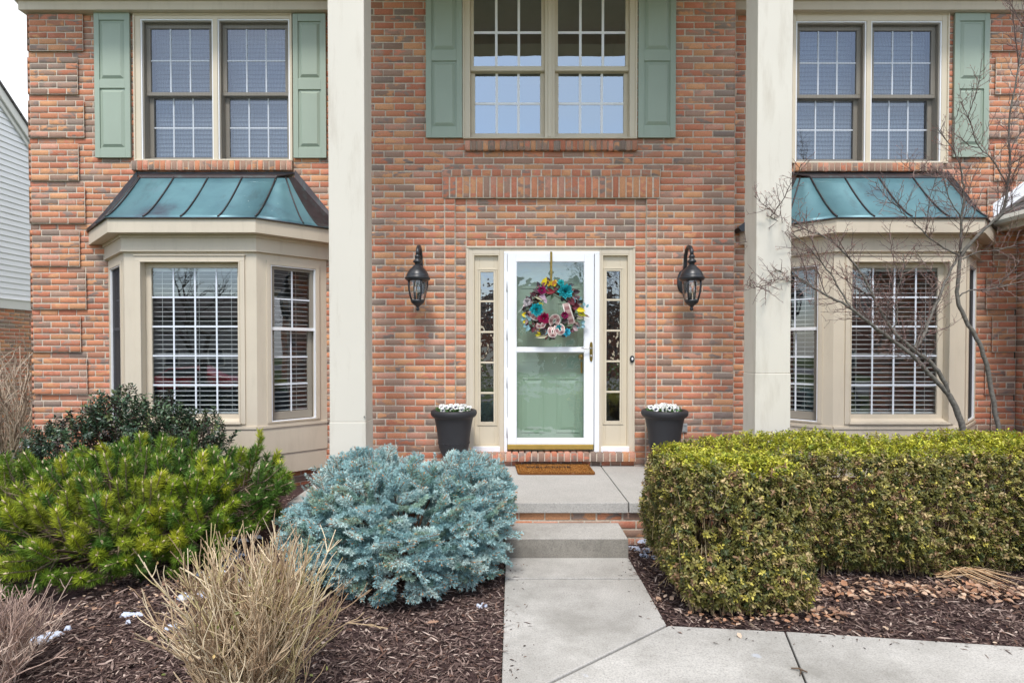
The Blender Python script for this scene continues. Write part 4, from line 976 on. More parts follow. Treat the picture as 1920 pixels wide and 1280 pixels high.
def oak_leaf(px, py, L, ang, label, z=0.004):
    x, y = gnd(px, py, z); pts = []; outl = [(0, .03), (.12, .05), (.22, .20), (.30, .10), (.42, .30), (.52, .13), (.64, .34), (.74, .14), (.86, .18), (1, 0)]
    up = [(a * L, b * L, .25 * abs(b) * L + .03 * L * math.sin(a * 6)) for a, b in outl]; lo = [(a, -b, c * .7) for a, b, c in up[-2::-1]]
    pts = up + lo; c = [(L * .5, 0, 0)]
    ca, sa = math.cos(ang), math.sin(ang); V = [(x + ca * a - sa * b, y + sa * a + ca * b, z + .012 + c_) for a, b, c_ in pts + c]
    n = len(pts); mb = MB(); mb.add(V, [(i, (i + 1) % n, n) for i in range(n)], False, col=tuple(pick(LEAFC, [1] * 6, 1)[0])); 
    return tag(mb.build('fallen_leaf', M['dry_leaf'], None, attr=True), label, 'leaf', 'single fallen leaves')
oak_leaf(1600, 1155, .09, 2.9, 'curled tan oak leaf lying alone on dark mulch right of the hedge front')
oak_leaf(1510, 1105, .08, .6, 'light brown leaf on mulch close to the hedge corner')
oak_leaf(800, 1172, .07, .4, 'pale tan leaf on mulch just below the blue spruce')
oak_leaf(1665, 1185, .05, 1.4, 'small light leaf on mulch near the walkway edge at right')
oak_leaf(1072, 890, .03, .2, 'tiny dry leaf caught at the front edge of the doormat', ZP + .02)
# straw bundle and twig
tb = Tubes(4)
for k in range(26):
    x, y = gnd(1755 + rng.uniform(-8, 8), 1078 + rng.uniform(-8, 10)); x1, y1 = gnd(1870 + rng.uniform(-70, 55), 1108 + rng.uniform(-32, 8)); m = ((x + x1) / 2 + rng.normal(0, .02), (y + y1) / 2 + rng.normal(0, .03), .05 + rng.uniform(0, .04))
    tb.add([(x, y, .02), m, (x1, y1, .012 + rng.uniform(0, .02))], [.003, .003, .0015], pick([(205, 176, 140), (188, 150, 112)], [1, 1], 1)[0])
M['twig'] = attr_mat('dry_twig', 0.8, 0.2, 0.2, 50)
tag(tb.build('dry_stalks', M['twig']), 'bundle of pale dry flower stalks lying on mulch at the hedge foot', 'dry stalks')
tb = Tubes(6); a, b = gnd(1483, 1254), gnd(1514, 1262); tb.add([(*a, .006), ((a[0] + b[0]) / 2, (a[1] + b[1]) / 2 + .004, .012), (*b, .007)], [.003, .0045, .003], lin((96, 80, 66))); c_ = gnd(1500, 1268); tb.add([((a[0] + b[0]) / 2 + .01, (a[1] + b[1]) / 2, .012), (*c_, .006)], [.003, .002], lin((96, 80, 66)))
tag(tb.build('fallen_twig', M['twig']), 'short forked brown twig lying on the concrete walkway joint', 'twig')
# ------------------------------------------------------------------ things by the door
def lantern(px, label, plate_dx):
    Y = 5.72; k = Y / F_PX; x, z0 = at(px, 520, Y)
    def zz(py): return at(px, py, Y)[1]
    o = empty('wall_lantern', (x, Y, zz(583)), label, 'lantern', 'wall lanterns beside the door')
    prof = lambda L: [(r * k, zz(y)) for r, y in L]
    mb = MB(); mb.lathe(prof([(0, 497), (5, 497), (8, 498.5), (9, 500), (14, 505), (17.5, 509), (20, 514), (21, 517), (21, 518.5), (23.3, 520), (24, 522), (22, 525), (19, 527), (17, 527.5), (0, 527.6)]), (x, Y, 0), 28)
    mb.build('lantern_cap', M['black'], o)
    mb = MB(); mb.lathe(prof([(4, 478), (5.5, 480), (5.5, 483), (4, 484), (5, 486), (8, 489), (8.5, 491.5), (6, 493), (5, 495), (5, 498)]), (x, Y, 0), 20); mb.build('lantern_collar', M['black'], o)
    pts = [(x, YC - .014, zz(512)), (x, YC - .05, zz(508)), (x, YC - .065, zz(490)), (x, YC - .07, zz(474)), (x, YC - .11, zz(463)), (x, YC - .17, zz(459)), (x, YC - .23, zz(462)), (x, Y + .005, zz(470)), (x, Y, zz(480))]
    mb = MB(); mb.tube(pts, [.022, .021, .02, .019, .019, .02, .02, .019, .018], 12)
    mb.tube([(x, YC - .02, zz(478)), (x, YC - .06, zz(479)), (x, YC - .075, zz(483))], [.004, .011, .006], 8); mb.build('arm', M['black'], o)
    mb = MB(); n = 28; rx, rz = .066, .125; zc = zz(522)
    def ring_(r, y): return [(x + rx * r * math.cos(2 * math.pi * i / n), y, zc + rz * r * math.sin(2 * math.pi * i / n)) for i in range(n)]
    v = ring_(1, YC + .004) + ring_(1, YC - .010) + ring_(.8, YC - .022) + ring_(.2, YC - .028)
    mb.add(v, [(r * n + i, r * n + (i + 1) % n, (r + 1) * n + (i + 1) % n, (r + 1) * n + i) for r in range(3) for i in range(n)] + [tuple(range(3 * n, 4 * n))], True); mb.build('wall_plate', M['black'], o)
    body = [(17.3, 527), (17.6, 535), (16.8, 545), (15, 554), (12.5, 562.5)]
    mb = MB(); mb.lathe([(r * k * .965, zz(y)) for r, y in body], (x, Y, 0), 28); mb.build('glass_shade', M['glass_lamp'], o)
    for a in range(4):
        an = math.radians(32 + 90 * a) + (0.30 if plate_dx else 0); mb = MB()
        mb.tube([(x + r * k * math.cos(an), Y + r * k * math.sin(an), zz(y)) for r, y in body], [.0105, .010, .0095, .009, .0085], 6); mb.build('cage_bar', M['black'], o)
    mb = MB(); mb.lathe(prof([(0, 561.5), (12.8, 562), (13, 565), (11, 568.5), (7, 571.5), (3.5, 574), (2.4, 576), (2.6, 577), (3.4, 579), (3.2, 581.5), (0, 583)]), (x, Y, 0), 24); mb.build('finial', M['black'], o)
    for a in range(3):
        an = math.radians(90 + 120 * a); bx, by = x + 4.6 * k * math.cos(an), Y + 4.6 * k * math.sin(an)
        mb = MB(); mb.lathe([(0, zz(562)), (.0105, zz(562)), (.0105, zz(549)), (0, zz(549))], (bx, by, 0), 10); c = mb.build('candle_tube', M['black'], o)
        mb = MB(); mb.lathe([(.006, zz(549)), (.011, zz(545)), (.0095, zz(540)), (.003, zz(535)), (0, zz(533))], (bx, by, 0), 10); mb.build('candle_bulb', M['glass_lamp2'], c)
    return o
M['glass_lamp2'] = glass_mat('bulb_glass', 0.35, (0.9, 0.92, 0.92), 0.0)
lantern(783, 'black wall lantern on the brick left of the front door, arm straight towards us', 0)
lantern(1297, 'black wall lantern right of the front door, oval back plate showing at its left', 1)

def planter(px, label, plabel, Y, seed):
    k = Y / F_PX; x, _ = at(px, 768, Y)
    def zz(py): return at(px, py, Y)[1]
    zb = ZP + .001; k2 = lambda L: [(r * k, zz(y) - zb) for r, y in L]
    o = empty('planter', (x, Y, zb), label, 'planter', 'planters beside the door')
    mb = MB(); prof = k2([(38.5, 776), (39, 781), (36.5, 782), (35.5, 786), (33.5, 796), (31.5, 808), (30, 820), (29.2, 829), (28, 837), (25.5, 845), (21, 853.5), (16, 861), (12.6, 866), (11.4, 870), (11.6, 874)]); prof += [(14.5 * k, .035), (17.5 * k, .022), (18 * k, .012), (18 * k, 0), (0, 0)]
    mb.lathe(prof, (x, Y, zb), 40); mb.build('urn_body', M['pot'], o)
    mb = MB(); mb.lathe(k2([(33, 786), (34, 774), (36, 768.6), (40, 767.6), (42.6, 769.5), (43.4, 773.5), (42.4, 777.5), (40, 780.5), (38, 781.5)]), (x, Y, zb), 40); mb.build('urn_rim', M['pot'], o)
    tb = MB()
    for s in range(18):
        a0 = 2 * math.pi * s / 18; pts = []
        for t in np.linspace(0, 1, 7):
            a = a0 + t * 2 * math.pi / 18; y = 831 - 3.4 * math.sin(t * math.pi); r = (29.2 - (y - 829) * .12) * k + .0008; pts.append((x + r * math.cos(a), Y + r * math.sin(a), zz(y)))
        tb.tube(pts, .0028, 5)
    tb.build('scallop_band', M['pot'], o)
    mb = MB(); zs = zz(779); n = 24; mb.add([(x, Y, zs + .01)] + [(x + 34 * k * math.cos(2 * math.pi * i / n), Y + 34 * k * math.sin(2 * math.pi * i / n), zs) for i in range(n)], [(0, 1 + i, 1 + (i + 1) % n) for i in range(n)]); mb.build('potting_soil', M['soil'], o)
    pa = empty('pansy_clump', (x, Y, zs), plabel, 'flowers', 'pansies in the planters')
    n = 420; a = rng.uniform(0, 2 * math.pi, n); r = np.sqrt(rng.uniform(0, 1, n)) * 31 * k; p = np.stack([x + r * np.cos(a), Y + r * np.sin(a), zs + rng.uniform(.0, .10, n) * (1 - .3 * r / (31 * k))], 1)
    d = unit(np.stack([np.cos(a) * .7, np.sin(a) * .7, rng.uniform(-.1, .9, n)], 1) + rng.normal(0, .3, (n, 3))); V, F = leaves(p, d, unit(rng.normal(0, .4, (n, 3)) + [0, 0, 1]), rng.uniform(.02, .035, n), rng.uniform(.012, .02, n), .3)
    fast_mesh('foliage', V, F, M['leaf_pansy'], pa, False, {'col': np.repeat(pick([(72, 124, 50), (58, 104, 42), (104, 150, 70)], [1, 1, .6], n), 2, 0)})
    nf = 15
    for f in range(nf):
        an = 2.399 * f + seed; rr = math.sqrt((f + .5) / nf) * 29 * k; c = np.array([x + rr * math.cos(an), Y + rr * math.sin(an), zs + .098 - rr * .16 + rng.uniform(-.008, .01)])
        nr = unit(np.array([rng.normal(0, .45) + .25 * math.cos(an), -1.0, .55 + rng.normal(0, .25)])); e1 = unit(np.cross([0, 0, 1.0], nr)); e2 = np.cross(nr, e1); V = []; F = []; Cc = []; nn = 0
        for i, (ang, L, Wd, off) in enumerate(((90 - 38, .035, .035, -.004), (90 + 38, .035, .035, -.004), (200, .030, .030, 0), (340, .030, .030, 0), (270, .031, .040, .003))):
            t = math.radians(ang); dd = e1 * math.cos(t) + e2 * math.sin(t); ss = np.cross(nr, dd); b = c + nr * off; m = 10
            pts = [b] + [b + dd * (L * .55 - L * .48 * math.cos(2 * math.pi * q / m)) + ss * Wd * .5 * math.sin(2 * math.pi * q / m) + nr * (.003 * math.sin(5 * q)) for q in range(m)]
            V += pts; F += [(nn, nn + 1 + q, nn + 1 + (q + 1) % m) for q in range(m)]; nn += m + 1; Cc += [lin((243, 243, 240))] * m
            if i >= 2:
                pts = [b + nr * .0015] + [b + nr * .0018 + dd * (L * .26 - L * .24 * math.cos(2 * math.pi * q / 8)) + ss * Wd * .26 * math.sin(2 * math.pi * q / 8) for q in range(8)]
                V += pts; F += [(nn, nn + 1 + q, nn + 1 + (q + 1) % 8) for q in range(8)]; nn += 9; Cc += [lin((44, 36, 82))] * 8
        fast_mesh('flower', np.array(V), np.array(F), M['petal'], pa, False, {'col': np.array(Cc)})
M['leaf_pansy'] = attr_mat('pansy_leaf', 0.5, 0.4, 0.15, 60, 0.15); M['petal'] = attr_mat('petal', 0.6, 0.3, 0.03, 40, 0.2)
planter(851, 'dark grey urn planter left of the front door, partly behind the blue spruce', 'white pansies with dark faces in the urn left of the door', 5.70, 0.3)
planter(1246, 'dark grey urn planter right of the front door, base hidden by the clipped hedge', 'white pansies with dark faces in the urn right of the door', 5.68, 1.7)

# ---- doormat
M['coir'] = attr_mat('coir', 0.95, 0.1, 0.3, 200)
z = ZP + .016
FL, FR_, BR_, BL = [gnd(a, b, z) for a, b in ((971, 887), (1117, 887), (1101, 867.8), (965, 868.3))]
mat = empty('doormat', ((FL[0] + BR_[0]) / 2, (FL[1] + BR_[1]) / 2, ZP), 'brown coir doormat with faded lettering on the porch before the front door', 'doormat')
def matp(u, v, zz=0): 
    a = np.array(FL) * (1 - u) * (1 - v) + np.array(FR_) * u * (1 - v) + np.array(BR_) * u * v + np.array(BL) * (1 - u) * v; return (a[0], a[1], ZP + zz)
mb = MB(); pl = []
for cx, cy, a0 in ((.96, .92, 0), (.04, .92, 90), (.04, .08, 180), (.96, .08, 270)):
    for q in range(5): t = math.radians(a0 + 22.5 * q); pl.append((cx + .04 * math.cos(t), cy + .08 * math.sin(t)))
n = len(pl); mb.add([matp(u, v, .001) for u, v in pl] + [matp(u, v, .016) for u, v in pl], [tuple(range(n, 2 * n))] + [(i, (i + 1) % n, n + (i + 1) % n, n + i) for i in range(n)], col=lin((112, 72, 40))); mb.build('mat_backing', M['coir'], mat, attr=True)
n = 9000; u = rng.uniform(.005, .995, n); v = rng.uniform(.01, .99, n); b = np.minimum(np.minimum(u, 1 - u) * 5, np.minimum(v, 1 - v) * 3)
p = np.array([matp(a, c, .013) for a, c in zip(u, v)]); d = unit(rng.normal(0, .45, (n, 3)) + [0, -.1, 1]); V, F = needles(p, d, rng.uniform(.010, .020, n), .004)
cc = pick([(186, 132, 70), (160, 106, 52), (206, 156, 92)], [1, 1, .7], n, .15) * np.where((b < .22) & (b > .12), .55, 1.0)[:, None]
fast_mesh('coir_pile', V, F, M['coir'], mat, False, {'col': cc})
def lettering(txt, parent, at_, size, rz, mat_):
    cu = bpy.data.curves.new('lettering', 'FONT'); cu.body = txt; cu.size = size; cu.align_x = 'CENTER'; cu.extrude = .001; tmp = bpy.data.objects.new('lettering_curve', cu); me = bpy.data.meshes.new_from_object(tmp); bpy.data.objects.remove(tmp); bpy.data.curves.remove(cu); ob = bpy.data.objects.new('lettering', me); C.objects.link(ob); me.materials.append(mat_)
    ob.parent = parent; ob.location = Vector(at_) - world_loc(parent); ob.rotation_euler = (0, 0, rz); return ob
c_ = matp(.42, .42, .0290); lettering('WELCOME', mat, c_, .095, math.atan2(FR_[1] - FL[1], FR_[0] - FL[0]), M['dark'])

# ---- wreath
M['wreath'] = attr_mat('artificial_leaf', 0.6, 0.35, 0.1, 60, 0.1)
YWr = 5.945
def wp(a, b, dy=0.0): x, z_ = at(960 + a / 8.53, 500 + b / 8.53, YWr); return np.array([x, YWr + dy, z_])
wc = wp(655, 700)
wr = empty('door_wreath', (wc[0], YWr, at(1037, 637, YWr)[1]), 'round wreath of teal and purple flowers, yellow leaves and plaid ribbon on the front door', 'wreath')
tb = Tubes(5)
for s in range(14):
    R0 = .195 + rng.normal(0, .018); ph = rng.uniform(0, 6); pts = []
    for t in np.linspace(0, 2 * math.pi, 40): r = R0 + .012 * math.sin(5 * t + ph); pts.append((wc[0] + r * math.cos(t), YWr + .012 + .012 * math.sin(4 * t + ph), wc[2] + r * math.sin(t) * .98))
    tb.add(pts, .004, lin((70, 50, 40)) if s % 2 else lin((96, 72, 54)))
tb.build('twig_ring', M['wreath'], wr)
def wleaf(name, items):
    P_, D_, L_, W_, C_ = [], [], [], [], []
    for a, b, ang, L, wd, col in items:
        t = math.radians(ang); P_.append(wp(a, b, -.02 - rng.uniform(0, .03))); D_.append([math.cos(t), rng.uniform(-.5, -.05), math.sin(t)]); L_.append(1.15 * L / 8.53 * YWr / F_PX); W_.append(1.45 * wd / 8.53 * YWr / F_PX); C_.append(np.array(lin(col)))
    n = len(P_); V, F = leaves(np.array(P_), np.array(D_), unit(np.tile([[0, -1.0, .15]], (n, 1)) + rng.normal(0, .35, (n, 3))), np.array(L_), np.array(W_), .35, .1)
    fast_mesh(name, V, F, M['wreath'], wr, False, {'col': np.repeat(np.array(C_), 2, 0)})
YL, MR, LB, GN, CRM, GRY = (214, 192, 30), (96, 36, 48), (140, 182, 190), (88, 112, 84), (206, 200, 168), (120, 108, 112)
wleaf('yellow_leaves', [(500, 330, 75, 140, 70, YL), (575, 330, 85, 110, 60, (196, 160, 40)), (630, 340, 60, 130, 75, YL), (680, 330, 95, 100, 60, (180, 120, 50)), (1020, 690, -10, 130, 60, YL), (1040, 720, -30, 130, 60, (200, 196, 40)), (1060, 610, 40, 60, 40, (220, 190, 40)), (230, 780, 170, 70, 60, YL), (210, 850, 250, 60, 40, YL), (480, 1050, 160, 110, 60, YL), (460, 1080, 190, 90, 40, (190, 180, 40)), (400, 600, 0, 90, 40, (180, 180, 60))])
wleaf('dark_leaves', [(520, 400, -5, 150, 70, (120, 22, 34)), (600, 380, 10, 120, 60, MR), (900, 520, -50, 120, 80, MR), (960, 600, -30, 130, 80, (110, 44, 56)), (960, 410, 0, 110, 60, (74, 56, 62)), (430, 330, 110, 80, 50, (70, 60, 66)), (880, 330, 20, 100, 50, (70, 66, 74)), (380, 480, 150, 90, 60, (70, 46, 52)), (300, 900, 215, 90, 60, (120, 70, 80)), (340, 960, 260, 90, 50, MR), (780, 900, 30, 120, 70, (60, 44, 44)), (840, 540, 150, 70, 60, (60, 58, 60)), (1100, 790, -5, 120, 50, (110, 88, 74)), (310, 640, 200, 110, 60, GRY), (940, 480, 60, 90, 60, (150, 130, 100)), (1000, 520, 20, 80, 60, (130, 60, 70)), (540, 900, -30, 110, 60, (60, 50, 44)), (690, 900, 240, 90, 50, (56, 44, 40))])
wleaf('pale_leaves', [(300, 880, 215, 130, 70, LB), (260, 940, 250, 90, 60, LB), (570, 1060, 170, 120, 70, LB), (1090, 900, 20, 70, 50, LB), (1110, 930, -40, 60, 45, (150, 186, 200)), (1180, 660, 60, 60, 30, LB), (1150, 640, 100, 60, 30, LB), (190, 800, 240, 70, 50, LB), (300, 560, 170, 110, 70, (200, 190, 190)), (280, 590, 205, 110, 60, (216, 200, 200)), (440, 430, -50, 140, 60, (190, 160, 180)), (520, 520, -70, 70, 40, (190, 160, 180)), (960, 900, 250, 110, 40, GN), (990, 960, 260, 90, 30, (150, 170, 150)), (1020, 900, 280, 100, 30, GN), (900, 920, 200, 100, 60, GN), (700, 380, 150, 100, 50, GN), (640, 450, 260, 80, 40, GN), (180, 640, 230, 130, 20, (150, 160, 150)), (580, 1100, 190, 200, 36, CRM), (560, 545, 165, 200, 36, CRM), (1000, 790, -20, 120, 40, CRM), (660, 340, 20, 110, 50, GN), (760, 330, 90, 100, 40, GN)])
fil = []
for k in range(150):
    t = rng.uniform(0, 2 * math.pi); r = rng.uniform(310, 430); fil.append((655 + r * math.cos(t), 700 + r * math.sin(t), math.degrees(-t) + rng.normal(0, 60), rng.uniform(60, 110), rng.uniform(30, 55), [MR, (74, 52, 56), (96, 84, 86), GN, (126, 74, 86), (150, 124, 116), (52, 58, 52), (170, 148, 150), LB][int(rng.integers(9))]))
wleaf('filler_leaves', fil)
def wflower(a, b, R, col, name='silk_flower'):
    c = wp(a, b, -.055); R = R * 1.12; n = 40; V = []; rr = R / 8.53 * YWr / F_PX; i = np.arange(n); f = np.sqrt((i + .5) / n); t = i * 2.399
    d = unit(np.stack([np.cos(t) * f, -(1.15 - f), np.sin(t) * f], 1)); p = c + np.stack([np.cos(t) * f * rr * .35, -.012 * (1 - f), np.sin(t) * f * rr * .35], 1)
    V, F = leaves(p, d, unit(np.cross(d, np.cross([0, -1.0, 0], d)) + .01), rr * (.35 + .5 * f), rr * .55, .5, -.2)
    cc = np.array(lin(col)) * rng.uniform(.6, 1.35, (n, 1)); fast_mesh(name, V, F, M['wreath'], wr, False, {'col': np.repeat(np.minimum(cc, .9), 2, 0)})
wflower(845, 400, 105, (44, 180, 190)); wflower(390, 690, 95, (36, 176, 186)); wflower(860, 1050, 60, (70, 190, 214)); wflower(745, 985, 50, (60, 190, 200)); wflower(775, 265, 48, (60, 200, 200))
wflower(475, 385, 60, (168, 36, 104)); wflower(500, 830, 85, (168, 24, 84)); wflower(835, 780, 55, (150, 40, 92)); wflower(240, 570, 55, (220, 212, 214))
V = MB()
for a, b in ((400, 340), (420, 320), (380, 385), (440, 450), (420, 470), (460, 465), (300, 430), (290, 450), (1090, 600), (1075, 630), (1000, 690), (960, 660), (1010, 850), (1020, 880), (600, 935), (580, 960), (330, 610), (310, 630), (990, 510), (1040, 550)):
    c = wp(a + rng.normal(0, 8), b, -.045); V.lathe([(0, -.007), (.006, -.004), (.007, 0), (.006, .004), (0, .007)], c, 8)
V.build('berries', paint('berry_red', (150, 48, 70), .35, .25, 90, 0), wr)
def ribbon(pts, W, name='plaid_ribbon'):
    p = np.array([wp(a, b, dy) for a, b, dy in pts]); n = 28; tt = np.linspace(0, len(p) - 1, n)
    q = np.stack([np.interp(tt, np.arange(len(p)), p[:, i]) for i in range(3)], 1)
    for _ in range(3): q[1:-1] = (q[:-2] + 2 * q[1:-1] + q[2:]) / 4
    d = unit(np.gradient(q, axis=0)); s = unit(np.cross(d, [0, -1.0, .0]) + .35 * np.array([0, 1.0, 0])); W = W / 8.53 * YWr / F_PX
    ks = np.linspace(-.5, .5, 7); V = (q[:, None, :] + ks[None, :, None] * W * s[:, None, :]).reshape(-1, 3); F = []; Cc = []
    for i in range(n - 1):
        for j in range(6):
            F.append((i * 7 + j, i * 7 + j + 1, (i + 1) * 7 + j + 1, (i + 1) * 7 + j)); a = j in (0, 5); bnd = (i // 4) % 2
            Cc.append(lin((224, 214, 206)) if a else (lin((150, 106, 106)) if bnd else lin((190, 158, 152))))
    fast_mesh(name, V, np.array(F), M['wreath'], wr, False, {'col': np.array(Cc)})
ribbon([(850, 590, -.06), (870, 680, -.075), (900, 770, -.07), (930, 850, -.06), (945, 920, -.045)], 120)
ribbon([(640, 930, -.04), (610, 880, -.06), (640, 810, -.085), (710, 800, -.09), (735, 860, -.07), (700, 920, -.05)], 80)
ribbon([(630, 960, -.05), (590, 1020, -.075), (610, 1100, -.09), (670, 1100, -.09), (690, 1030, -.07), (660, 960, -.05)], 75)
ribbon([(700, 940, -.05), (700, 1020, -.08), (750, 1070, -.09), (810, 1040, -.09), (800, 960, -.07), (730, 930, -.05)], 70)
ribbon([(250, 745, -.05), (310, 780, -.065), (360, 820, -.06), (410, 830, -.05)], 90); ribbon([(380, 930, -.05), (430, 960, -.075), (490, 950, -.08), (510, 890, -.07), (470, 880, -.06)], 75)
a, b = wp(630, 225), at(1033.5, 474, 5.985)
mb = MB(); w2 = .0115; x = at(1033.5, 500, 5.985)[0]
mb.add([(x - w2, 5.982, b[1] + .012), (x + w2, 5.982, b[1] + .012), (x + w2, 5.975, a[2] - .03), (x - w2, 5.975, a[2] - .03), (x - w2, 5.985, b[1] + .012), (x + w2, 5.985, b[1] + .012), (x + w2, 5.978, a[2] - .03), (x - w2, 5.978, a[2] - .03), (x - w2, 5.95, a[2] - .02), (x + w2, 5.95, a[2] - .02), (x - w2, 5.95, a[2] + .0), (x + w2, 5.95, a[2] + .0)],
       [(0, 1, 2, 3), (4, 5, 6, 7), (0, 1, 5, 4), (1, 2, 6, 5), (3, 0, 4, 7), (3, 2, 9, 8), (8, 9, 11, 10)]); mb.build('hanger', M['oldbrass'], wr)

# ------------------------------------------------------------------ shrubs
class Blob:
    """a mound: union of ellipsoids, sampled on its skin"""
    def __init__(s, els): s.e = [(np.array(c, float), np.array(r, float)) for c, r in els]
    def val(s, p): return np.min(np.stack([np.linalg.norm((p - c) / r, axis=1) for c, r in s.e]), 0)
    def sample(s, n, lo=-0.4, shell=(.86, 1.02), keep=.82):
        P_, N_ = [], []; area = np.array([r[0] * r[1] + r[0] * r[2] + r[1] * r[2] for c, r in s.e]); pr = area / area.sum()
        for (c, r), f in zip(s.e, pr):
            m = int(n * f * 1.6) + 4; d = rand_dirs(m); d = d[d[:, 2] > lo]; sc = rng.uniform(*shell, (len(d), 1)); P_.append(c + d * r * sc); N_.append(unit(d / r))
        P_, N_ = np.concatenate(P_), np.concatenate(N_); k = s.val(P_) > min(shell) * keep; P_, N_ = P_[k], N_[k]; k = P_[:, 2] > -.01; P_, N_ = P_[k], N_[k]
        i = rng.permutation(len(P_))[:n]; return P_[i], N_[i]
def shoots(p, d, L, nn, nl, alpha, W, cols, tipa=.5, t0=0.0):
    """needled shoots: nn needles along each; alpha = spread from the shoot axis"""
    S = len(p); d = unit(d); e1 = unit(np.cross(d, rand_dirs(S))); e2 = np.cross(d, e1); L = np.broadcast_to(L, (S,))
    t = t0 + (1 - t0) * rng.uniform(0, 1, (S, nn)) ** .8; ph = rng.uniform(0, 2 * math.pi, (S, nn)); al = alpha * (1 - tipa * t ** 3) * rng.uniform(.75, 1.2, (S, nn))
    b = p[:, None] + d[:, None] * (L[:, None] * t)[..., None]
    nd = np.cos(al)[..., None] * d[:, None] + np.sin(al)[..., None] * (np.cos(ph)[..., None] * e1[:, None] + np.sin(ph)[..., None] * e2[:, None])
    b = b.reshape(-1, 3); nd = unit(nd.reshape(-1, 3)); V, F = needles(b, nd, nl * rng.uniform(.7, 1.1, len(b)), W); c = np.repeat(cols, nn, 0) * rng.uniform(.82, 1.18, (len(b), 1)); return V, F, c
M['needle'] = attr_mat('needles', 0.5, 0.35, 0.08, 20, 0.12)
M['bark'] = attr_mat('shrub_bark', 0.9, 0.15, 0.25, 60)

# ---- blue spruce
gx = lambda px, Y: (px - 960) / F_PX * Y
sp = empty('blue_spruce', (-.72, 3.85, 0), 'low round blue spruce with silvery needles beside the front walk', 'shrub')
bl = Blob([((-.72, 3.80, .33), (.66, .56, .38)), ((-.98, 4.15, .49), (.44, .40, .30)), ((-.36, 4.05, .455), (.40, .42, .32)), ((-1.05, 3.78, .30), (.46, .45, .30)), ((-.40, 3.78, .30), (.43, .42, .31)), ((-.72, 3.5, .25), (.42, .28, .26))])
SPC = [(168, 200, 200), (146, 182, 184), (194, 216, 212), (122, 156, 146), (156, 182, 164)]
co = Coll(); st = Tubes(4)
for n, shell, br in ((600, (.92, 1.05), 1.0), (460, (.76, .92), .8), (220, (.5, .75), .7)):
    p, nr = bl.sample(n, -.8, shell, .9 if shell[0] > .7 else .8); m = len(p); out_ = unit(p - np.array([-.72, 3.95, .05]))
    d = unit(nr * .5 + out_ * [1, 1, .35] * .8 + np.array([0, 0, .10]) + rng.normal(0, .28, (m, 3))); L = rng.uniform(.11, .17, m); p0 = p - d * L[:, None] * .8
    side = unit(np.cross(d, np.array([0, 0, 1.0]) + rng.normal(0, .35, (m, 3)))); sc = pick(SPC, [.3, .28, .2, .12, .1], m, .1)
    P0, D, LL, CC = [p0], [d], [L], [sc]
    for f, sg in ((.30, 1), (.36, -1), (.62, 1), (.66, -1)):
        a = rng.uniform(.65, .95, (m, 1)); P0.append(p0 + d * (L * f)[:, None]); D.append(unit(d * np.cos(a) + sg * side * np.sin(a) + rng.normal(0, .10, (m, 3)))); LL.append(L * rng.uniform(.42, .62, m) * (1 if f < .5 else .8)); CC.append(sc * rng.uniform(.92, 1.08, (m, 1)))
    P0, D, LL, CC = np.concatenate(P0), np.concatenate(D), np.concatenate(LL), np.concatenate(CC)
    co.add(*shoots(P0, D, LL, 72, .0240, 1.18, .0046, CC, .38))
    if shell[0] > .9:
        for q in range(len(P0)): st.add([P0[q], P0[q] + D[q] * LL[q] * .97], [.0026, .0019], lin((146, 116, 92)))
        for q in range(0, len(P0), 2): st.add([P0[q] + D[q] * LL[q] * .97, P0[q] + D[q] * (LL[q] + .010)], [.0046, .0026], lin((186, 134, 92)))
for k in range(24):
    p, nr = bl.sample(1, -.4, (.6, .7)); 
    if len(p): st.add([(-.72 + rng.normal(0, .08), 3.9 + rng.normal(0, .08), 0), (np.array([-.72, 3.9, .15]) + p[0]) / 2, p[0]], [.014, .009, .004], lin((92, 72, 60)))
# upright leaders that stand out of the top
for px, py, Y, dx in ((655, 848, 4.35, -.2), (612, 868, 4.3, -.5), (688, 858, 4.35, .3), (722, 872, 4.2, .5), (840, 862, 4.2, .3), (800, 872, 4.3, -.2), (868, 876, 4.2, .3), (905, 880, 4.1, .2), (940, 884, 4.1, .3), (575, 900, 4.1, -.8), (770, 880, 4.2, -.1)):
    tip = np.array(P(px, py, Y)); m = 9; dd = unit(np.array([dx, -.1, 1.0])); p0 = tip - dd * .14 + rng.normal(0, .03, (m, 3)); d = unit(dd + rng.normal(0, .28, (m, 3))); L = rng.uniform(.10, .16, m)
    co.add(*shoots(p0, d, L, 90, .022, 1.1, .0042, pick(SPC, [.3, .28, .2, .12, .1], m, .1), .45))
    for i in range(m): st.add([p0[i] - d[i] * .12, p0[i], p0[i] + d[i] * L[i]], [.004, .003, .002], lin((140, 106, 82)))
co.build('needles', M['needle'], sp); st.build('branches', M['bark'], sp)

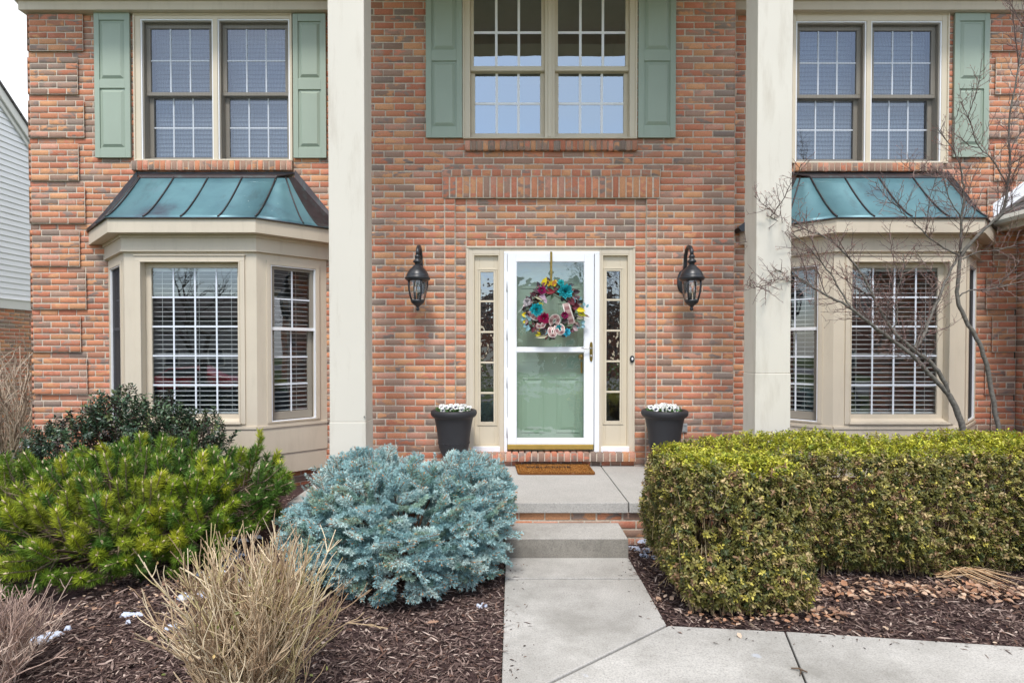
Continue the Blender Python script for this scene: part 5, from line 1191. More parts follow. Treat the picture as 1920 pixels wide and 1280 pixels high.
# ---- mugo pine
mu = empty('mugo_pine', (-2.9, 4.3, 0), 'wide spreading mugo pine with long yellow green needles below the holly', 'shrub')
bl = Blob([((-2.75, 4.25, .36), (.80, .60, .36)), ((-3.55, 4.2, .34), (.75, .65, .37)), ((-2.2, 4.45, .40), (.45, .45, .33)), ((-2.95, 3.72, .27), (.66, .38, .29)), ((-2.3, 3.95, .20), (.34, .3, .2)), ((-3.55, 3.75, .24), (.5, .36, .26)), ((-3.0, 4.6, .45), (.7, .45, .34)), ((-4.2, 4.3, .35), (.6, .6, .36)), ((-2.35, 4.1, .33), (.42, .40, .26))])
PNC = [(148, 166, 48), (112, 142, 46), (82, 118, 46), (176, 182, 54), (94, 128, 54)]
co = Coll(); st = Tubes(5)
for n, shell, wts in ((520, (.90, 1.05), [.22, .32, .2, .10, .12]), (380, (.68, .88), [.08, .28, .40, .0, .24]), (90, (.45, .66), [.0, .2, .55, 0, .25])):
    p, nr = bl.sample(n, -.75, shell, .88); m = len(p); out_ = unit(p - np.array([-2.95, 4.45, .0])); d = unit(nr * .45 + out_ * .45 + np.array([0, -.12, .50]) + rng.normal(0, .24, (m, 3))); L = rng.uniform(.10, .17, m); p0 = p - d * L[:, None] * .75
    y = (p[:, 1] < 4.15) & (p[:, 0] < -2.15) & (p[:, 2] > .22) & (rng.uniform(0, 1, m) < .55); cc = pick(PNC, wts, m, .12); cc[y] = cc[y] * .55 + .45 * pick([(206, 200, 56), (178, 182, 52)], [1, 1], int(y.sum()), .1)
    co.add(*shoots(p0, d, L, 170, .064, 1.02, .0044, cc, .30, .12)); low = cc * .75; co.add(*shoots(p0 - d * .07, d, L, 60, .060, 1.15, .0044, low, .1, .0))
    for i in range(m):
        st.add([p0[i] - unit(d[i] + [0, 0, -.5]) * .12, p0[i], p0[i] + d[i] * L[i]], [.006, .0055, .0045], lin((134, 118, 100))); tp = p0[i] + d[i] * L[i]; st.add([tp - d[i] * .004, tp + d[i] * .012, tp + d[i] * .024], [.0068, .006, .001], lin((216, 196, 164)))
for k in range(70):
    p, nr = bl.sample(1, -.5, (.7, .85)); 
    if len(p): c0 = np.array([-2.95 + rng.normal(0, .35), 4.4 + rng.normal(0, .1), 0]); st.add([c0, c0 * .5 + p[0] * .5 + [0, 0, -.06], p[0]], [.02, .014, .006], lin((98, 82, 70)))
def candle(px, py, Y, dd, Ls, ns):
    tip = np.array(P(px, py, Y)); dd = unit(np.array(dd, float)); base = tip - dd * Ls; pts = [base, tip]; st.add(pts, [.008, .005], lin((112, 88, 66)))
    tt = np.linspace(.25, 1, ns); p0 = base + dd * (tt * Ls)[:, None] - .0; d = unit(dd + rng.normal(0, .25, (ns, 3))); co.add(*shoots(p0 - d * .05, d, .10, 130, .056, .80, .0044, pick(PNC, [.1, .3, .35, .1, .15], ns, .1), .3))
for c in ((487, 822, 4.7, (.25, 0, 1), .30, 5), (517, 858, 4.6, (.55, 0, 1), .24, 4), (470, 850, 4.6, (.1, 0, 1), .2, 3), (360, 820, 4.7, (0, 0, 1), .2, 3), (520, 918, 4.35, (.6, -.1, .8), .22, 4), (500, 940, 4.3, (.7, 0, .6), .2, 3), (300, 838, 4.8, (-.1, 0, 1), .18, 3), (232, 835, 4.8, (.1, 0, 1), .18, 3), (60, 868, 4.6, (-.1, 0, 1), .16, 3), (140, 862, 4.7, (0, 0, 1), .16, 3)): candle(*c)
co.build('needles', M['needle'], mu); st.build('branches', M['bark'], mu)

# ---- holly by the bay
M['holly'] = attr_mat('holly_leaf', 0.28, 0.55, 0.15, 40, 0.06)
ho = empty('holly_shrub', (-3.6, 5.35, 0), 'dark glossy broad leaved holly shrub behind the mugo pine, under the bay window', 'shrub')
bl = Blob([((-3.55, 5.35, .55), (.80, .42, .42)), ((-4.05, 5.35, .50), (.50, .40, .38)), ((-3.72, 5.45, .80), (.30, .28, .34)), ((-3.0, 5.3, .55), (.42, .36, .34)), ((-3.35, 5.4, .76), (.36, .3, .26))])
co = Coll(); st = Tubes(4)
def sprig(p0, d, L, nl, lsz, cols, bend=.25):
    m = len(p0); t = (np.arange(nl) + .5) / nl; b = p0[:, None] + d[:, None] * (L[:, None] * t)[..., None]; ph = np.arange(nl) * 2.4 + rng.uniform(0, 6, (m, 1)); e1 = unit(np.cross(d, rand_dirs(m))); e2 = np.cross(d, e1)
    rad = np.cos(ph)[..., None] * e1[:, None] + np.sin(ph)[..., None] * e2[:, None]; ld = unit(rad * .85 + d[:, None] * .55 + rng.normal(0, .2, (m, nl, 3))).reshape(-1, 3); nrm = unit(d[:, None] * .8 - rad * .35 + np.array([0, 0, .5])).reshape(-1, 3) + rng.normal(0, .25, (m * nl, 3))
    s = lsz * rng.uniform(.7, 1.15, m * nl); V, F = leaves(b.reshape(-1, 3), ld, nrm, s, s * .55, .3, .12); return V, F, np.repeat(cols, nl, 0) * rng.uniform(.8, 1.2, (m * nl, 1))
HOC = [(64, 88, 64), (52, 74, 56), (84, 108, 74), (104, 116, 72), (74, 66, 62)]
for n, shell in ((520, (.85, 1.08)), (420, (.6, .85))):
    p, nr = bl.sample(n, -.7, shell, .85); m = len(p); d = unit(nr * .6 + np.array([0, 0, .45]) + rng.normal(0, .35, (m, 3))); L = rng.uniform(.10, .2, m); p0 = p - d * L[:, None] * .6
    co.add(*sprig(p0, d, L, 13, .040, pick(HOC, [.35, .3, .2, .1, .05], m, .1)))
    for i in range(m): st.add([p0[i] - d[i] * .08, p0[i], p0[i] + d[i] * L[i]], [.004, .003, .0015], lin((74, 58, 50)))
for px, py, Y, Ls in ((228, 722, 5.5, .35), (214, 745, 5.5, .25), (248, 740, 5.5, .25), (320, 730, 5.5, .3), (305, 750, 5.45, .25), (400, 765, 5.4, .25), (385, 770, 5.4, .2), (180, 765, 5.5, .2), (130, 775, 5.4, .2), (420, 815, 5.3, .2), (95, 790, 5.4, .2)):
    tip = np.array(P(px, py, Y)); m = 4; d = unit(np.tile([[rng.normal(0, .15), 0, 1.0]], (m, 1)) + rng.normal(0, .2, (m, 3))); L = np.full(m, Ls) * rng.uniform(.7, 1, m); p0 = tip - d * L[:, None] + rng.normal(0, .012, (m, 3)); co.add(*sprig(p0, d, L, 16, .040, pick(HOC, [.35, .25, .2, .1, .1], m, .1)))
    for i in range(m): st.add([p0[i], p0[i] + d[i] * L[i]], [.004, .0015], lin((74, 58, 50)))
for k in range(26):
    p, nr = bl.sample(1, -.2, (.7, .9)); 
    if len(p): st.add([(-3.6 + rng.normal(0, .25), 5.4, -.02), (np.array([-3.6, 5.4, .1]) + p[0]) / 2, p[0]], [.012, .009, .004], lin((80, 66, 58)))
co.build('leaves', M['holly'], ho); st.build('stems', M['bark'], ho)

# ---- clipped boxwood hedge, an L in plan: a block towards the walk and a long arm to the right
M['box'] = attr_mat('boxwood_leaf', 0.42, 0.4, 0.12, 40, 0.18)
bx = empty('boxwood_hedge', (2.4, 4.0, 0), 'clipped boxwood hedge, yellow green on top, with a rounded end beside the front walk', 'hedge')
HB = [((.97, 3.28), (1.60, 3.30), (1.66, 4.55), (.84, 4.5)), ((1.5, 3.80), (4.9, 3.84), (4.9, 4.65), (1.5, 4.6))]
def hz(x, y): return .915 + .018 * np.sin(x * 6 + y * 3) + .014 * np.sin(x * 13 - y * 5) + .01 * np.sin(y * 11)
HG = .805
def rbox(n, x0, x1, y0, y1, faces, r=.18):
    """points and normals on the skin of a rounded box standing on the ground, with bulges"""
    out_p, out_n = [], []; hgt = HG
    A = {'top': (x1 - x0) * (y1 - y0), 'front': (x1 - x0) * hgt, 'left': (y1 - y0) * hgt, 'right': (y1 - y0) * hgt, 'back': (x1 - x0) * hgt}; tot = sum(A[f] for f in faces)
    for f in faces:
        m = int(n * A[f] / tot); a, b = rng.uniform(0, 1, m), rng.uniform(0, 1, m)
        if f == 'top': q = np.stack([x0 + a * (x1 - x0), y0 + b * (y1 - y0), np.full(m, hgt)], 1); nn = [0, 0, 1]
        elif f == 'front': q = np.stack([x0 + a * (x1 - x0), np.full(m, y0), .02 + b * hgt], 1); nn = [0, -1, 0]
        elif f == 'back': q = np.stack([x0 + a * (x1 - x0), np.full(m, y1), .02 + b * hgt], 1); nn = [0, 1, 0]
        elif f == 'left': q = np.stack([np.full(m, x0), y0 + a * (y1 - y0), .02 + b * hgt], 1); nn = [-1, 0, 0]
        else: q = np.stack([np.full(m, x1), y0 + a * (y1 - y0), .02 + b * hgt], 1); nn = [1, 0, 0]
        lo, hi = np.array([x0 + r, y0 + r, -1]), np.array([x1 - r, y1 - r, hgt - r * .75]); c = np.clip(q, lo, hi); v = q - c; L = np.linalg.norm(v, axis=1, keepdims=True); v = np.where(L > 1e-6, v / (L + 1e-9), nn)
        out_p.append(c + v * r); out_n.append(v)
    p, nr = np.concatenate(out_p), np.concatenate(out_n)
    k = .020 * np.sin(p[:, 0] * 5 + p[:, 2] * 4) + .018 * np.sin(p[:, 1] * 6 + p[:, 2] * 7 + 1) + .014 * np.sin(p[:, 0] * 13 + p[:, 1] * 9 + p[:, 2] * 11)
    tuck = np.where(p[:, 2] < .25, (.25 - p[:, 2]) ** 2 * 2.2, 0)[:, None]; hn = nr * [1, 1, 0]
    return p + nr * k[:, None] - hn * tuck, nr
co = Coll(); st = Tubes(4); dead = Coll()
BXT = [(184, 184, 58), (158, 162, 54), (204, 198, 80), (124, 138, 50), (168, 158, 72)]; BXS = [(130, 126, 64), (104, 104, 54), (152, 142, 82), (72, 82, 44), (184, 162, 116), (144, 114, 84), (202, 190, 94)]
def inside_other(p, b): x0, x1, y0, y1 = b; return (p[:, 0] > x0 + .08) & (p[:, 0] < x1 - .08) & (p[:, 1] > y0 + .08) & (p[:, 1] < y1 - .08)
B1, B2 = (.925, 1.74, 3.17, 4.05), (1.28, 4.9, 3.74, 4.45)
for (b, o_, n, faces) in ((B1, B2, 9500, ['top', 'front', 'left', 'right']), (B2, B1, 15500, ['top', 'front', 'front', 'left'])):
    for shell_in, frac in ((0.0, .55), (.045, .3), (.09, .15)):
        m0 = int(n * frac); p, nr = rbox(m0, *b, faces); p = p - nr * (shell_in + rng.uniform(-.015, .02, (len(p), 1))); k = ~inside_other(p, o_) & (p[:, 2] > .03); p, nr = p[k], nr[k]; m = len(p)
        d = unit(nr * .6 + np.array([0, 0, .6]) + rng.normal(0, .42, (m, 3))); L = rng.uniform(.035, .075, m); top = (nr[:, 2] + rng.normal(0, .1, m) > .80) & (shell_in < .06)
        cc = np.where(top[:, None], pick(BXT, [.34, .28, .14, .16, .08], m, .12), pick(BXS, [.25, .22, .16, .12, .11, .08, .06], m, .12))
        bald = (np.sin(p[:, 0] * 4.1 + p[:, 2] * 7) + np.sin(p[:, 0] * 9 - p[:, 2] * 5 + p[:, 1] * 6)) > 1.5; keep = ~(bald & ~top & (rng.uniform(0, 1, m) < .6)); p, d, L, cc, top = p[keep], d[keep], L[keep], cc[keep], top[keep]
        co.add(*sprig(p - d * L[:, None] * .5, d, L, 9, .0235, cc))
        for i in range(0, len(p), 4): st.add([p[i] - d[i] * (L[i] + .05), p[i] + d[i] * L[i] * .5], [.0018, .001], lin((168, 146, 110)) if rng.random() < .6 else lin((110, 92, 70)))
# bare stems inside and bits of dead straw-coloured twig on the sides
for b, n in ((B1, 150), (B2, 330)):
    for k in range(n):
        x, y = rng.uniform(b[0] + .1, b[1] - .1), rng.uniform(b[2] + .08, min(b[3] - .1, b[2] + .5)); x1, y1 = x + rng.normal(0, .05), y - rng.uniform(-.05, .07); z1 = rng.uniform(.4, .86)
        st.add([(x, y, 0), ((x + x1) / 2 + rng.normal(0, .03), (y + y1) / 2, z1 / 2), (x1, y1, z1)], [.007, .005, .002], pick([(120, 104, 82), (92, 78, 62), (150, 132, 100)], [1, 1, 1], 1)[0])
for b, n, faces in ((B1, 230, ['front', 'left']), (B2, 300, ['front'])):
    p, nr = rbox(n, *b, faces); k = ~inside_other(p, (B2 if b is B1 else B1)); p, nr = p[k], nr[k]
    for i in range(len(p)):
        d = unit(nr[i] * .25 + np.array([0, 0, 1.0]) + rng.normal(0, .25, 3)); L = rng.uniform(.06, .18); a = p[i] - nr[i] * .03; st.add([a - d * L * .5, a + rng.normal(0, .008, 3), a + d * L * .5], [.002, .0016, .001], pick([(196, 172, 132), (170, 144, 106), (206, 188, 154)], [1, 1, .6], 1)[0])
# leaves and stems, each as one mesh
co.build('leaves', M['box'], bx); st.build('stems', M['bark'], bx)

# ---- cut-back twig shrubs
M['cane'] = attr_mat('dry_cane', 0.85, 0.2, 0.2, 50)
def cane_shrub(name, base, n, h, spread, label, cols, leafy=0, thick=1.0, lean=0):
    o = empty(name, base, label, 'shrub'); tb = Tubes(5); lf = []
    for k in range(n):
        a = rng.uniform(0, 2 * math.pi); r0 = rng.uniform(0, .13); tilt = abs(rng.normal(0, 1)) * spread; p = np.array(base) + [r0 * math.cos(a), r0 * math.sin(a), -.03]; d = unit(np.array([math.cos(a) * tilt, math.sin(a) * tilt, 1.0])); L = h * rng.uniform(.6, 1.05) * (1 - .18 * tilt) * (float(np.clip(1 + 1.7 * d[0], .5, 1)) if lean else 1); c = pick(cols, [1] * len(cols), 1, .12)[0]
        pts = [p.copy()]; dirs = [d.copy()]; ns = 8
        for s in range(ns):
            d = unit(d + rng.normal(0, .15, 3) + [0, 0, .05]); p = p + d * L / ns; pts.append(p.copy()); dirs.append(d.copy())
        r = np.linspace(.0034, .0020, ns + 1) * rng.uniform(.8, 1.25) * thick; tb.add(pts, r, c)
        for s in range(2, ns):
            for _ in range(int(rng.integers(0, 4))):
                q = pts[s].copy(); dd = unit(dirs[s] + rng.normal(0, .5, 3) * [1, 1, .5]); l = rng.uniform(.05, .2) * h; bp = [q]
                for u in range(4): dd = unit(dd + rng.normal(0, .14, 3) + [0, 0, .10]); q = q + dd * l / 4; bp.append(q.copy())
                tb.add(bp, np.linspace(.0022, .0014, 5) * thick, c * rng.uniform(.85, 1.2)); 
                if rng.random() < .02: lf.append(bp[-1])
    tb.build('canes', M['cane'], o)
    if lf and leafy:
        lf = np.array(lf); m = len(lf); V, F = leaves(lf, rand_dirs(m), rand_dirs(m), rng.uniform(.008, .018, m), rng.uniform(.008, .014, m), .2); fast_mesh('seed_heads', V, F, M['dry_leaf'], o, False, {'col': np.repeat(pick([(222, 206, 168), (200, 172, 120), (214, 186, 130)], [1, 1, 1], m), 2, 0)})
CN = [(202, 180, 150), (180, 156, 126), (218, 200, 170), (150, 126, 102), (188, 172, 128)]
cane_shrub('cane_shrub', (-1.10, 2.38, -.02), 380, .82, .165, 'cut back shrub of tan bare canes in front of the blue spruce', CN, 1, 1.0, 1)
cane_shrub('cane_shrub', (-2.40, 2.58, -.02), 170, .53, .36, 'smaller cut back shrub of greyish bare canes at the picture corner nearest the mugo pine', [(176, 150, 136), (150, 128, 118), (198, 176, 160)], 0)
cane_shrub('cane_shrub', (-6.75, 7.7, -.1), 60, 1.95, .30, 'tall bare shrub at the house corner before the neighbouring wall', [(186, 168, 150), (208, 190, 170), (140, 122, 106)], 0, 2.0)
# a little green at the foot of the front one
co = Coll(); n = 130; p = np.stack([-1.1 + rng.normal(0, .14, n), 2.36 + rng.normal(0, .1, n), rng.uniform(.02, .62, n)], 1); V, F = leaves(p, rand_dirs(n), rand_dirs(n), rng.uniform(.012, .024, n), rng.uniform(.008, .014, n), .3)
fr = [o for o in bpy.data.objects if o.name == 'cane_shrub'][0]; fast_mesh('leaves', V, F, M['box'], fr, False, {'col': np.repeat(pick([(92, 106, 56), (124, 130, 72)], [1, 1], n), 2, 0)})

# ---- bare small tree at the right
M['treebark'] = attr_mat('tree_bark', 0.85, 0.2, 0.35, 45, bmp=0.6)
tr = empty('dogwood_tree', (3.9, 4.95, 0), 'bare grey multi stemmed dogwood tree rising behind the clipped hedge', 'tree')
def poly(pts, Y0, Y1): 
    n = len(pts); return np.array([P(px, py, Y0 + (Y1 - Y0) * i / (n - 1)) for i, (px, py) in enumerate(pts)])
def smooth(p, k=3):
    for _ in range(k):
        q = [p[0]]
        for a, b in zip(p[:-1], p[1:]): q += [a * .75 + b * .25, a * .25 + b * .75]
        q.append(p[-1]); p = np.array(q)
    return p
BC, BC2, BC3 = lin((112, 108, 101)), lin((104, 92, 87)), lin((132, 112, 106))
tk = Tubes(9); tw = Tubes(4)
def limb(px, Y0, Y1, r0, r1, ext=None, col=BC):
    p = poly(px, Y0, Y1)
    if ext is not None: p = np.concatenate([np.array([ext]), p])
    p = smooth(p, 2); p = p + np.concatenate([np.zeros((1, 3)), rng.normal(0, .003, (len(p) - 2, 3)), np.zeros((1, 3))]); tk.add(p, np.linspace(r0, r1, len(p)) * .70, col); return p
R6 = lambda L: [(1280 + a / 2.667, 400 + b / 2.667) for a, b in L]
L_ = []
base1 = np.array(P(1822, 850, 4.95)); base1[2] = -.03
L_.append((limb([(1808, 805), (1793, 765), (1778, 738)], 4.95, 4.95, .040, .032, base1), 0))
L_.append((limb(R6([(1330, 905), (1240, 810), (1130, 690), (1030, 622), (930, 545), (860, 485), (780, 440), (690, 395), (600, 330), (520, 300), (460, 280)]), 4.95, 4.6, .028, .004), 1))
L_.append((limb(R6([(1330, 905), (1300, 820), (1240, 740), (1150, 680), (1060, 600), (1000, 510), (950, 410), (900, 300), (830, 220), (740, 130), (640, 90), (540, 60)]), 4.95, 4.75, .028, .004), 1))
L_.append((limb(R6([(1165, 675), (1210, 600), (1240, 520), (1280, 420), (1330, 300), (1375, 220)]), 4.95, 5.1, .020, .014), 1))
L_.append((limb(R6([(1160, 670), (1185, 600), (1225, 540)]), 4.95, 5.0, .012, .006), 1))
L_.append((limb(R6([(840, 470), (760, 330), (700, 250), (640, 180), (560, 110), (470, 30), (420, 10)]), 4.75, 4.6, .010, .0035), 1))
L_.append((limb(R6([(1030, 620), (1080, 520), (1060, 400), (1110, 300), (1100, 200)]), 4.9, 4.8, .009, .003), 1))
base2 = np.array(P(1882, 850, 5.1)); base2[2] = -.03
L_.append((limb(R6([(1590, 1110), (1560, 980), (1530, 800), (1500, 690), (1450, 590), (1400, 500), (1370, 430), (1378, 330), (1388, 215)]), 5.1, 5.1, .030, .020, base2), 0))
L_.append((limb(R6([(1388, 215), (1390, 120), (1398, 20), (1405, -90), (1400, -200), (1350, -330), (1270, -430)]), 5.1, 5.0, .018, .004), 1))
L_.append((limb(R6([(1388, 215), (1440, 150), (1510, 75), (1570, 30), (1610, -20), (1625, -140), (1640, -240), (1625, -430), (1660, -620), (1690, -800), (1715, -1000)]), 5.1, 4.9, .023, .005), 1))
L_.append((limb(R6([(1388, 215), (1320, 180), (1240, 130), (1170, 60), (1100, 0), (1050, -60)]), 5.1, 4.9, .012, .003), 1))
L_.append((limb(R6([(1560, 40), (1620, -10), (1700, -60), (1790, -110), (1880, -190)]), 5.05, 4.8, .016, .006), 1))
L_.append((limb(R6([(1375, 420), (1440, 380), (1530, 385), (1620, 360), (1740, 330), (1850, 345)]), 5.1, 4.8, .009, .004), 1))
L_.append((limb(R6([(1400, 230), (1480, 190), (1560, 190), (1650, 160), (1760, 140), (1850, 90)]), 5.1, 4.8, .009, .004), 1))
L_.append((limb(R6([(1625, -140), (1560, -260), (1470, -340), (1440, -460), (1390, -560)]), 5.0, 4.8, .008, .003), 1))
L_.append((limb(R6([(1630, -300), (1700, -420), (1780, -500), (1850, -560)]), 5.0, 4.8, .008, .003), 1))
L_.append((limb(R6([(1395, 20), (1330, -60), (1310, -180), (1240, -240)]), 5.05, 4.9, .008, .003), 1))
L_.append((limb(R6([(1640, -240), (1720, -300), (1800, -330)]), 5.0, 4.8, .007, .003), 1))
L_.append((limb(R6([(690, 395), (620, 350), (560, 340), (470, 330), (400, 340)]), 4.7, 4.55, .007, .002), 1))
def twigs(p, r, depth, L0):
    """zigzag side shoots along a limb"""
    seg = np.linalg.norm(np.diff(p, axis=0), axis=1); cum = np.concatenate([[0], np.cumsum(seg)]); tot = cum[-1]; n = max(2, int(tot / (.036 if depth == 0 else .045))); s0 = .15 if depth == 0 else .2
    for k in range(n):
        s = tot * (s0 + (1 - s0) * (k + rng.uniform(0, 1)) / n); i = min(np.searchsorted(cum, s) - 1, len(p) - 2); f = (s - cum[i]) / (seg[i] + 1e-9); q = p[i] * (1 - f) + p[i + 1] * f; ax = unit(p[i + 1] - p[i])
        sd = rand_dirs(1)[0]; sd = unit(sd - ax * sd.dot(ax)); sd[1] *= .75; d = unit(ax * rng.uniform(.35, .9) + sd * .85 + [0, 0, .16]); L = L0 * rng.uniform(.4, 1.1) * (1 - .45 * s / tot); m = max(3, int(L / .035)); pts = [q.copy()]; zz = rng.normal(0, .30, 3)
        for u in range(m): zz = -zz * .85 + rng.normal(0, .12, 3); d = unit(d + zz + [0, 0, .05]); q = q + d * L / m; pts.append(q.copy())
        pts = np.array(pts); rr = np.linspace(r, r * .45, m + 1); tw.add(pts, rr, np.array(pick([(128, 108, 104), (150, 128, 120), (108, 90, 86)], [1, 1, 1], 1)[0]))
        if depth < 1: twigs(pts, r * .68, depth + 1, L * .5)
        if rng.random() < .35: tw.add([pts[-1], pts[-1] + d * .008], [r * 1.1, r * .6], lin((164, 96, 88)))
def side_limbs(p, n, Lm):
    out_ = []
    for k in range(n):
        i = int(len(p) * rng.uniform(.25, .95)); i = min(max(i, 1), len(p) - 2); ax = unit(p[i + 1] - p[i]); sd = rand_dirs(1)[0]; sd = unit(sd - ax * sd.dot(ax)); sd[1] *= .6; d = unit(ax * .75 + sd * .75 + [0, 0, .15]); L = Lm * rng.uniform(.5, 1.1); m = 9; q = p[i].copy(); pts = [q.copy()]; z_ = rng.normal(0, .22, 3)
        for u in range(m): z_ = -z_ * .8 + rng.normal(0, .10, 3); d = unit(d + z_ + [0, 0, .04]); q = q + d * L / m; pts.append(q.copy())
        pts = np.array(pts); tw.add(pts, np.linspace(.0046, .0022, m + 1), BC2); out_.append(pts)
    return out_
for p, kind in L_:
    if kind:
        twigs(p, .0028, 0, .36); ln = float(np.linalg.norm(np.diff(p, axis=0), axis=1).sum())
        for pp in side_limbs(p, max(1, int(ln * 3.0)), .55): twigs(pp, .0026, 0, .26)
tk.build('trunk', M['treebark'], tr); tw.build('twigs', M['treebark'], tr)
# ------------------------------------------------------------------ the neighbouring house on the left
M['siding'] = paint('white_siding', (238, 238, 240), 0.55, 0.03, 2, 0.02); M['fascia'] = paint('grey_fascia', (222, 220, 214), .5, .03, 2, .02)
nb = empty('neighbour_house', (-9, 12, 0), 'neighbouring house with white lap siding over brick at the far left', 'house')
XN = -9.0; Y0, Y1 = 3.0, 13.2; yc = (Y0 + Y1) / 2
zsb = at(0, 577, 10.1)[1]; zr = at(0, 172, 10.1)[1]; slope = (zr - at(62, 268, 10.8)[1]) / .7
def roofz(y): return zr - slope * (y - 10.1)
Tn = Frame((XN, 0, 0), (0, 1, 0), (1, 0, 0))
mb = MB(Tn); z_ = zsb + .16
while z_ < roofz(yc) - .05:
    ya, yb = Y0, Y1
    dy = (z_ - zr) / -slope + 10.1; yb = min(Y1, dy); ya = max(Y0, 2 * yc - dy)
    if yb - ya > .1: mb.add([(ya, z_, .022), (yb, z_, .022), (yb, z_ + .103, .004), (ya, z_ + .103, .004), (ya, z_, .0), (yb, z_, .0)], [(0, 1, 2, 3), (4, 5, 1, 0)])
    z_ += .103
mb.build('siding_wall', M['siding'], nb)
mb = MB(Tn); mb.box(Y0, Y1, zsb, zsb + .158, 0, .035); mb.box(Y0, Y1, zsb + .159, zsb + .175, 0, .05)
for s in (1,):
    v = [(yc, roofz(yc) - .06), (Y1 + .5, roofz(Y1 + .5) - .06), (Y1 + .5, roofz(Y1 + .5) + .12), (yc, roofz(yc) + .12)]
    for vv, w0, w1 in ((v, .05, .09), ([(a, b - .10 if i < 2 else b - .19) for i, (a, b) in enumerate(v)], .02, .05)): mb.add([(a, b, w0) for a, b in vv] + [(a, b, w1) for a, b in vv], [(0, 1, 2, 3), (4, 5, 6, 7), (0, 1, 5, 4), (2, 3, 7, 6), (1, 2, 6, 5)])
    v = [(2 * yc - a, b) for a, b in v]; mb.add([(a, b, .05) for a, b in v] + [(a, b, .09) for a, b in v], [(0, 1, 2, 3), (4, 5, 6, 7), (0, 1, 5, 4), (2, 3, 7, 6), (1, 2, 6, 5)])
mb.build('rake_board', M['fascia'], nb)
mb = MB(); 
for a, b in ((yc, Y1 + .55), (yc, 2 * yc - Y1 - .55)):
    za, zb2 = roofz(yc) + .125, roofz(Y1 + .55) + .125; v = [(XN + .12, a, za), (XN + .12, b, zb2), (XN - 9, b, zb2), (XN - 9, a, za)]; v += [(x, y, z + .04) for x, y, z in v]; mb.add(v, [(0, 1, 2, 3), (4, 5, 6, 7), (0, 1, 5, 4), (1, 2, 6, 5), (2, 3, 7, 6), (3, 0, 4, 7)])
mb.build('roof', M['shingle'], nb)
b2 = Bricks(); b2.field(Tn, 8.6, Y1, -.12, zsb, vref=-.12); b2.build('brick_wall', nb)
mb = MB(); mb.box(XN - 9, XN - .04, -.2, zsb, Y0, Y1, T=WORLD); mb.build('inner_wall', M['room'], nb)

# ------------------------------------------------------------------ what the window panes reflect: the other side of the street
def far_z(): return -.72
M['asphalt'] = paint('asphalt', (112, 112, 114), .9, .08, 3, .1)
mb = MB(WORLD); mb.box(-80, 80, -.85, -.70, -24, -16.5); tag(mb.build('street', M['asphalt']), kind='structure')
mb = MB(WORLD); mb.box(-80, 80, -.85, -.60, -16.5, -16.3); mb.box(-80, 80, -.85, -.60, -24.2, -24); tag(mb.build('kerb', M['walk']), kind='structure')
mb = MB(WORLD); mb.box(-38, -32, -.85, -.69, -36, -24.25); tag(mb.build('driveway', M['walk']), kind='structure')
M['far_brick'] = paint('far_brick', (132, 92, 78), .9, .15, 8, .1); M['far_siding'] = paint('far_siding', (146, 146, 148), .8, .05, 3, .05); M['far_roof'] = paint('far_roof', (92, 86, 84), .9, .12, 5, .1); M['far_white'] = paint('far_white', (220, 218, 212), .6, .02, 3, 0)
def far_house(x0, x1, y0, h, rh, label, wall):
    o = empty('far_house', ((x0 + x1) / 2, y0 - 5, -.72), label, 'house', 'houses across the street')
    mb = MB(WORLD); mb.box(x0, x1, -.8, h, y0 - 9, y0); mb.build('wall', M[wall], o)
    mb = MB(); a, b = x0 - .5, x1 + .5; mb.add([(a, y0 + .5, h - .05), (b, y0 + .5, h - .05), (b - 3, y0 - 4.5, h + rh), (a + 3, y0 - 4.5, h + rh), (b, y0 - 9.5, h - .05), (a, y0 - 9.5, h - .05)], [(0, 1, 2, 3), (3, 2, 4, 5), (0, 3, 5), (1, 2, 4), (0, 1, 4, 5)]); mb.build('roof', M['far_roof'], o)
    n = int((x1 - x0) / 3.2)
    for k in range(n):
        cx = x0 + (x1 - x0) * (k + .5) / n
        for zb in (.1, 3.0):
            if zb + 1.5 < h: mb = MB(WORLD); mb.ring(cx - .65, cx + .65, zb, zb + 1.5, .1, y0, y0 + .06); w_ = mb.build('window', M['far_white'], o); mb = MB(WORLD); mb.box(cx - .55, cx + .55, zb + .1, zb + 1.4, y0 + .01, y0 + .02); mb.build('pane', M['black'], w_)
    mb = MB(WORLD); mb.box(x0 + .5, x0 + 5.3, -.7, 1.6, y0, y0 + .08); mb.build('garage_door', M['far_white'], o)
far_house(-38, -19, -36, 4.1, 2.2, 'grey sided house across the street, mirrored in the left bay window', 'far_siding'); far_house(-3, 10, -38, 5.0, 3.0, 'brick house across the street, mirrored in the glass door', 'far_brick'); far_house(23, 40, -36, 4.2, 2.3, 'brick house across the street, mirrored in the right bay window', 'far_brick')
# red car in the driveway
M['carred'] = paint('car_red', (176, 24, 34), .25, .05, 2, 0, spec=.7); M['tyre'] = paint('tyre', (30, 30, 32), .8, .1, 6, .05); M['carglass'] = paint('car_glass', (40, 46, 52), .1, .05, 2, 0, spec=.8)
cx, cy, cz = -15.4, -15.2, -.70
car = empty('parked_car', (cx, cy, cz), 'red car parked at the kerb, mirrored in the left bay window', 'car')
prof = [(-2.15, .35), (-2.2, .62), (-2.05, .82), (-1.1, .92), (-.55, 1.38), (.75, 1.42), (1.5, .98), (2.1, .92), (2.2, .6), (2.12, .32)]
def car_sec(y, s, k): return [(cx + a, cy + y, cz + (b if b < .9 else .9 + (b - .9) * k)) for a, b in prof]
mb = MB(); n = len(prof); v = car_sec(-.86, 1, 1) + car_sec(-.66, 1, 1) + car_sec(.66, 1, 1) + car_sec(.86, 1, 1)
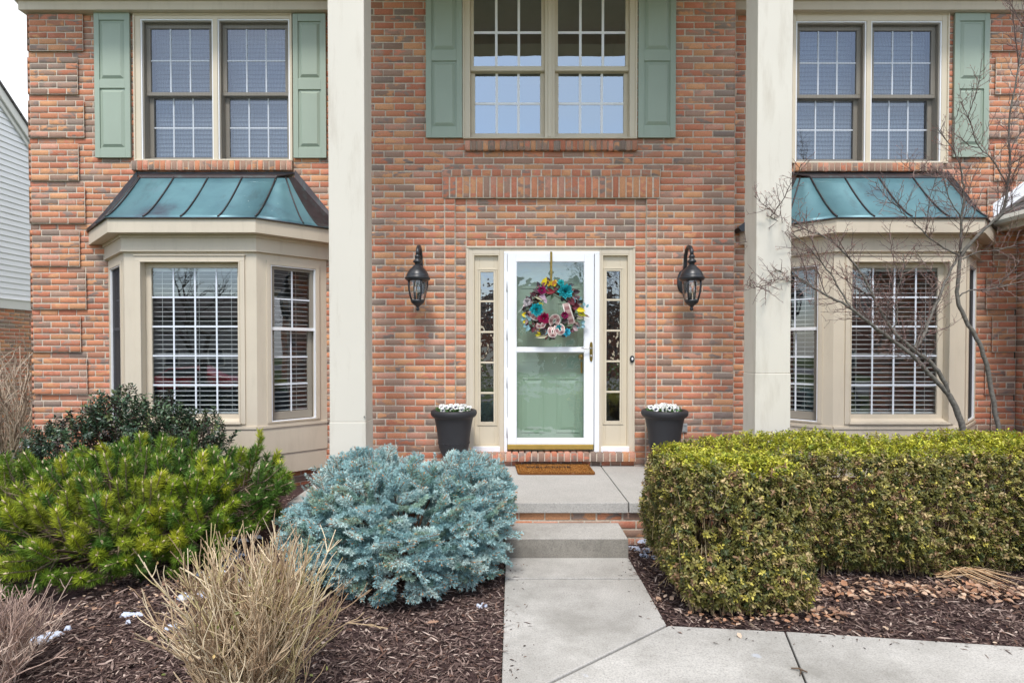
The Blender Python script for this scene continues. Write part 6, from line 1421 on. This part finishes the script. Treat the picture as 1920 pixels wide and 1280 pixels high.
for i, (a, b) in enumerate(prof):
    if b > .9: v[i] = (v[i][0], cy - .72, v[i][2] - .03); v[3 * n + i] = (v[3 * n + i][0], cy + .72, v[3 * n + i][2] - .03)
mb.add(v, [(r * n + i, r * n + (i + 1) % n, (r + 1) * n + (i + 1) % n, (r + 1) * n + i) for r in range(3) for i in range(n)] + [tuple(range(n)), tuple(range(3 * n, 4 * n))], True); mb.build('body', M['carred'], car)
for s in (-1, 1):
    mb = MB(); yy = cy + s * .80; mb.add([(cx - .95, yy + s * .05, cz + .93), (cx + 1.3, yy + s * .05, cz + .97), (cx + .7, yy - s * .05, cz + 1.34), (cx - .5, yy - s * .05, cz + 1.32)], [(0, 1, 2, 3)]); mb.build('side_window', M['carglass'], car)
    for wx in (-1.35, 1.35):
        mb = MB(); mb.lathe([(0, -.11), (.26, -.11), (.32, -.08), (.32, .08), (.26, .11), (0, .11)], (0, 0, 0), 20); vv = mb.V.pop(); mb.V.append(np.stack([vv[:, 0] + cx + wx, vv[:, 2] + cy + s * .80, vv[:, 1] + cz + .32], 1)); wl = mb.build('wheel', M['tyre'], car)
# street trees, bare
M['trunk'] = attr_mat('street_tree_bark', .9, .2, .2, 20)
def street_tree(x, y, h, label):
    o = empty('street_tree', (x, y, -.6), label, 'tree', 'bare trees along the street'); tb = Tubes(5)
    def grow(p, d, L, r, dep):
        pts = [p.copy()]; m = 4
        for i in range(m): d = unit(d + rng.normal(0, .12, 3) + [0, 0, .05]); p = p + d * L / m; pts.append(p.copy())
        tb.add(pts, np.linspace(r, r * .65, m + 1), lin((92, 82, 76)))
        if dep > 0:
            for k in range(3 if dep > 1 else 4): grow(pts[-1] if k < 2 else pts[2], unit(d + rng.normal(0, .5, 3)), L * rng.uniform(.6, .8), r * .55, dep - 1)
    grow(np.array([x, y, -.65]), np.array([0, 0, 1.0]), h * .33, h * .018, 5); tb.build('trunk', M['trunk'], o)
street_tree(-13, -12, 8.5, 'bare tree by the street, mirrored in the left bay window'); street_tree(3.2, -11, 8.0, 'bare tree by the street, mirrored in the glass door'); street_tree(16, -13, 8.5, 'bare tree by the street, mirrored in the right bay window')
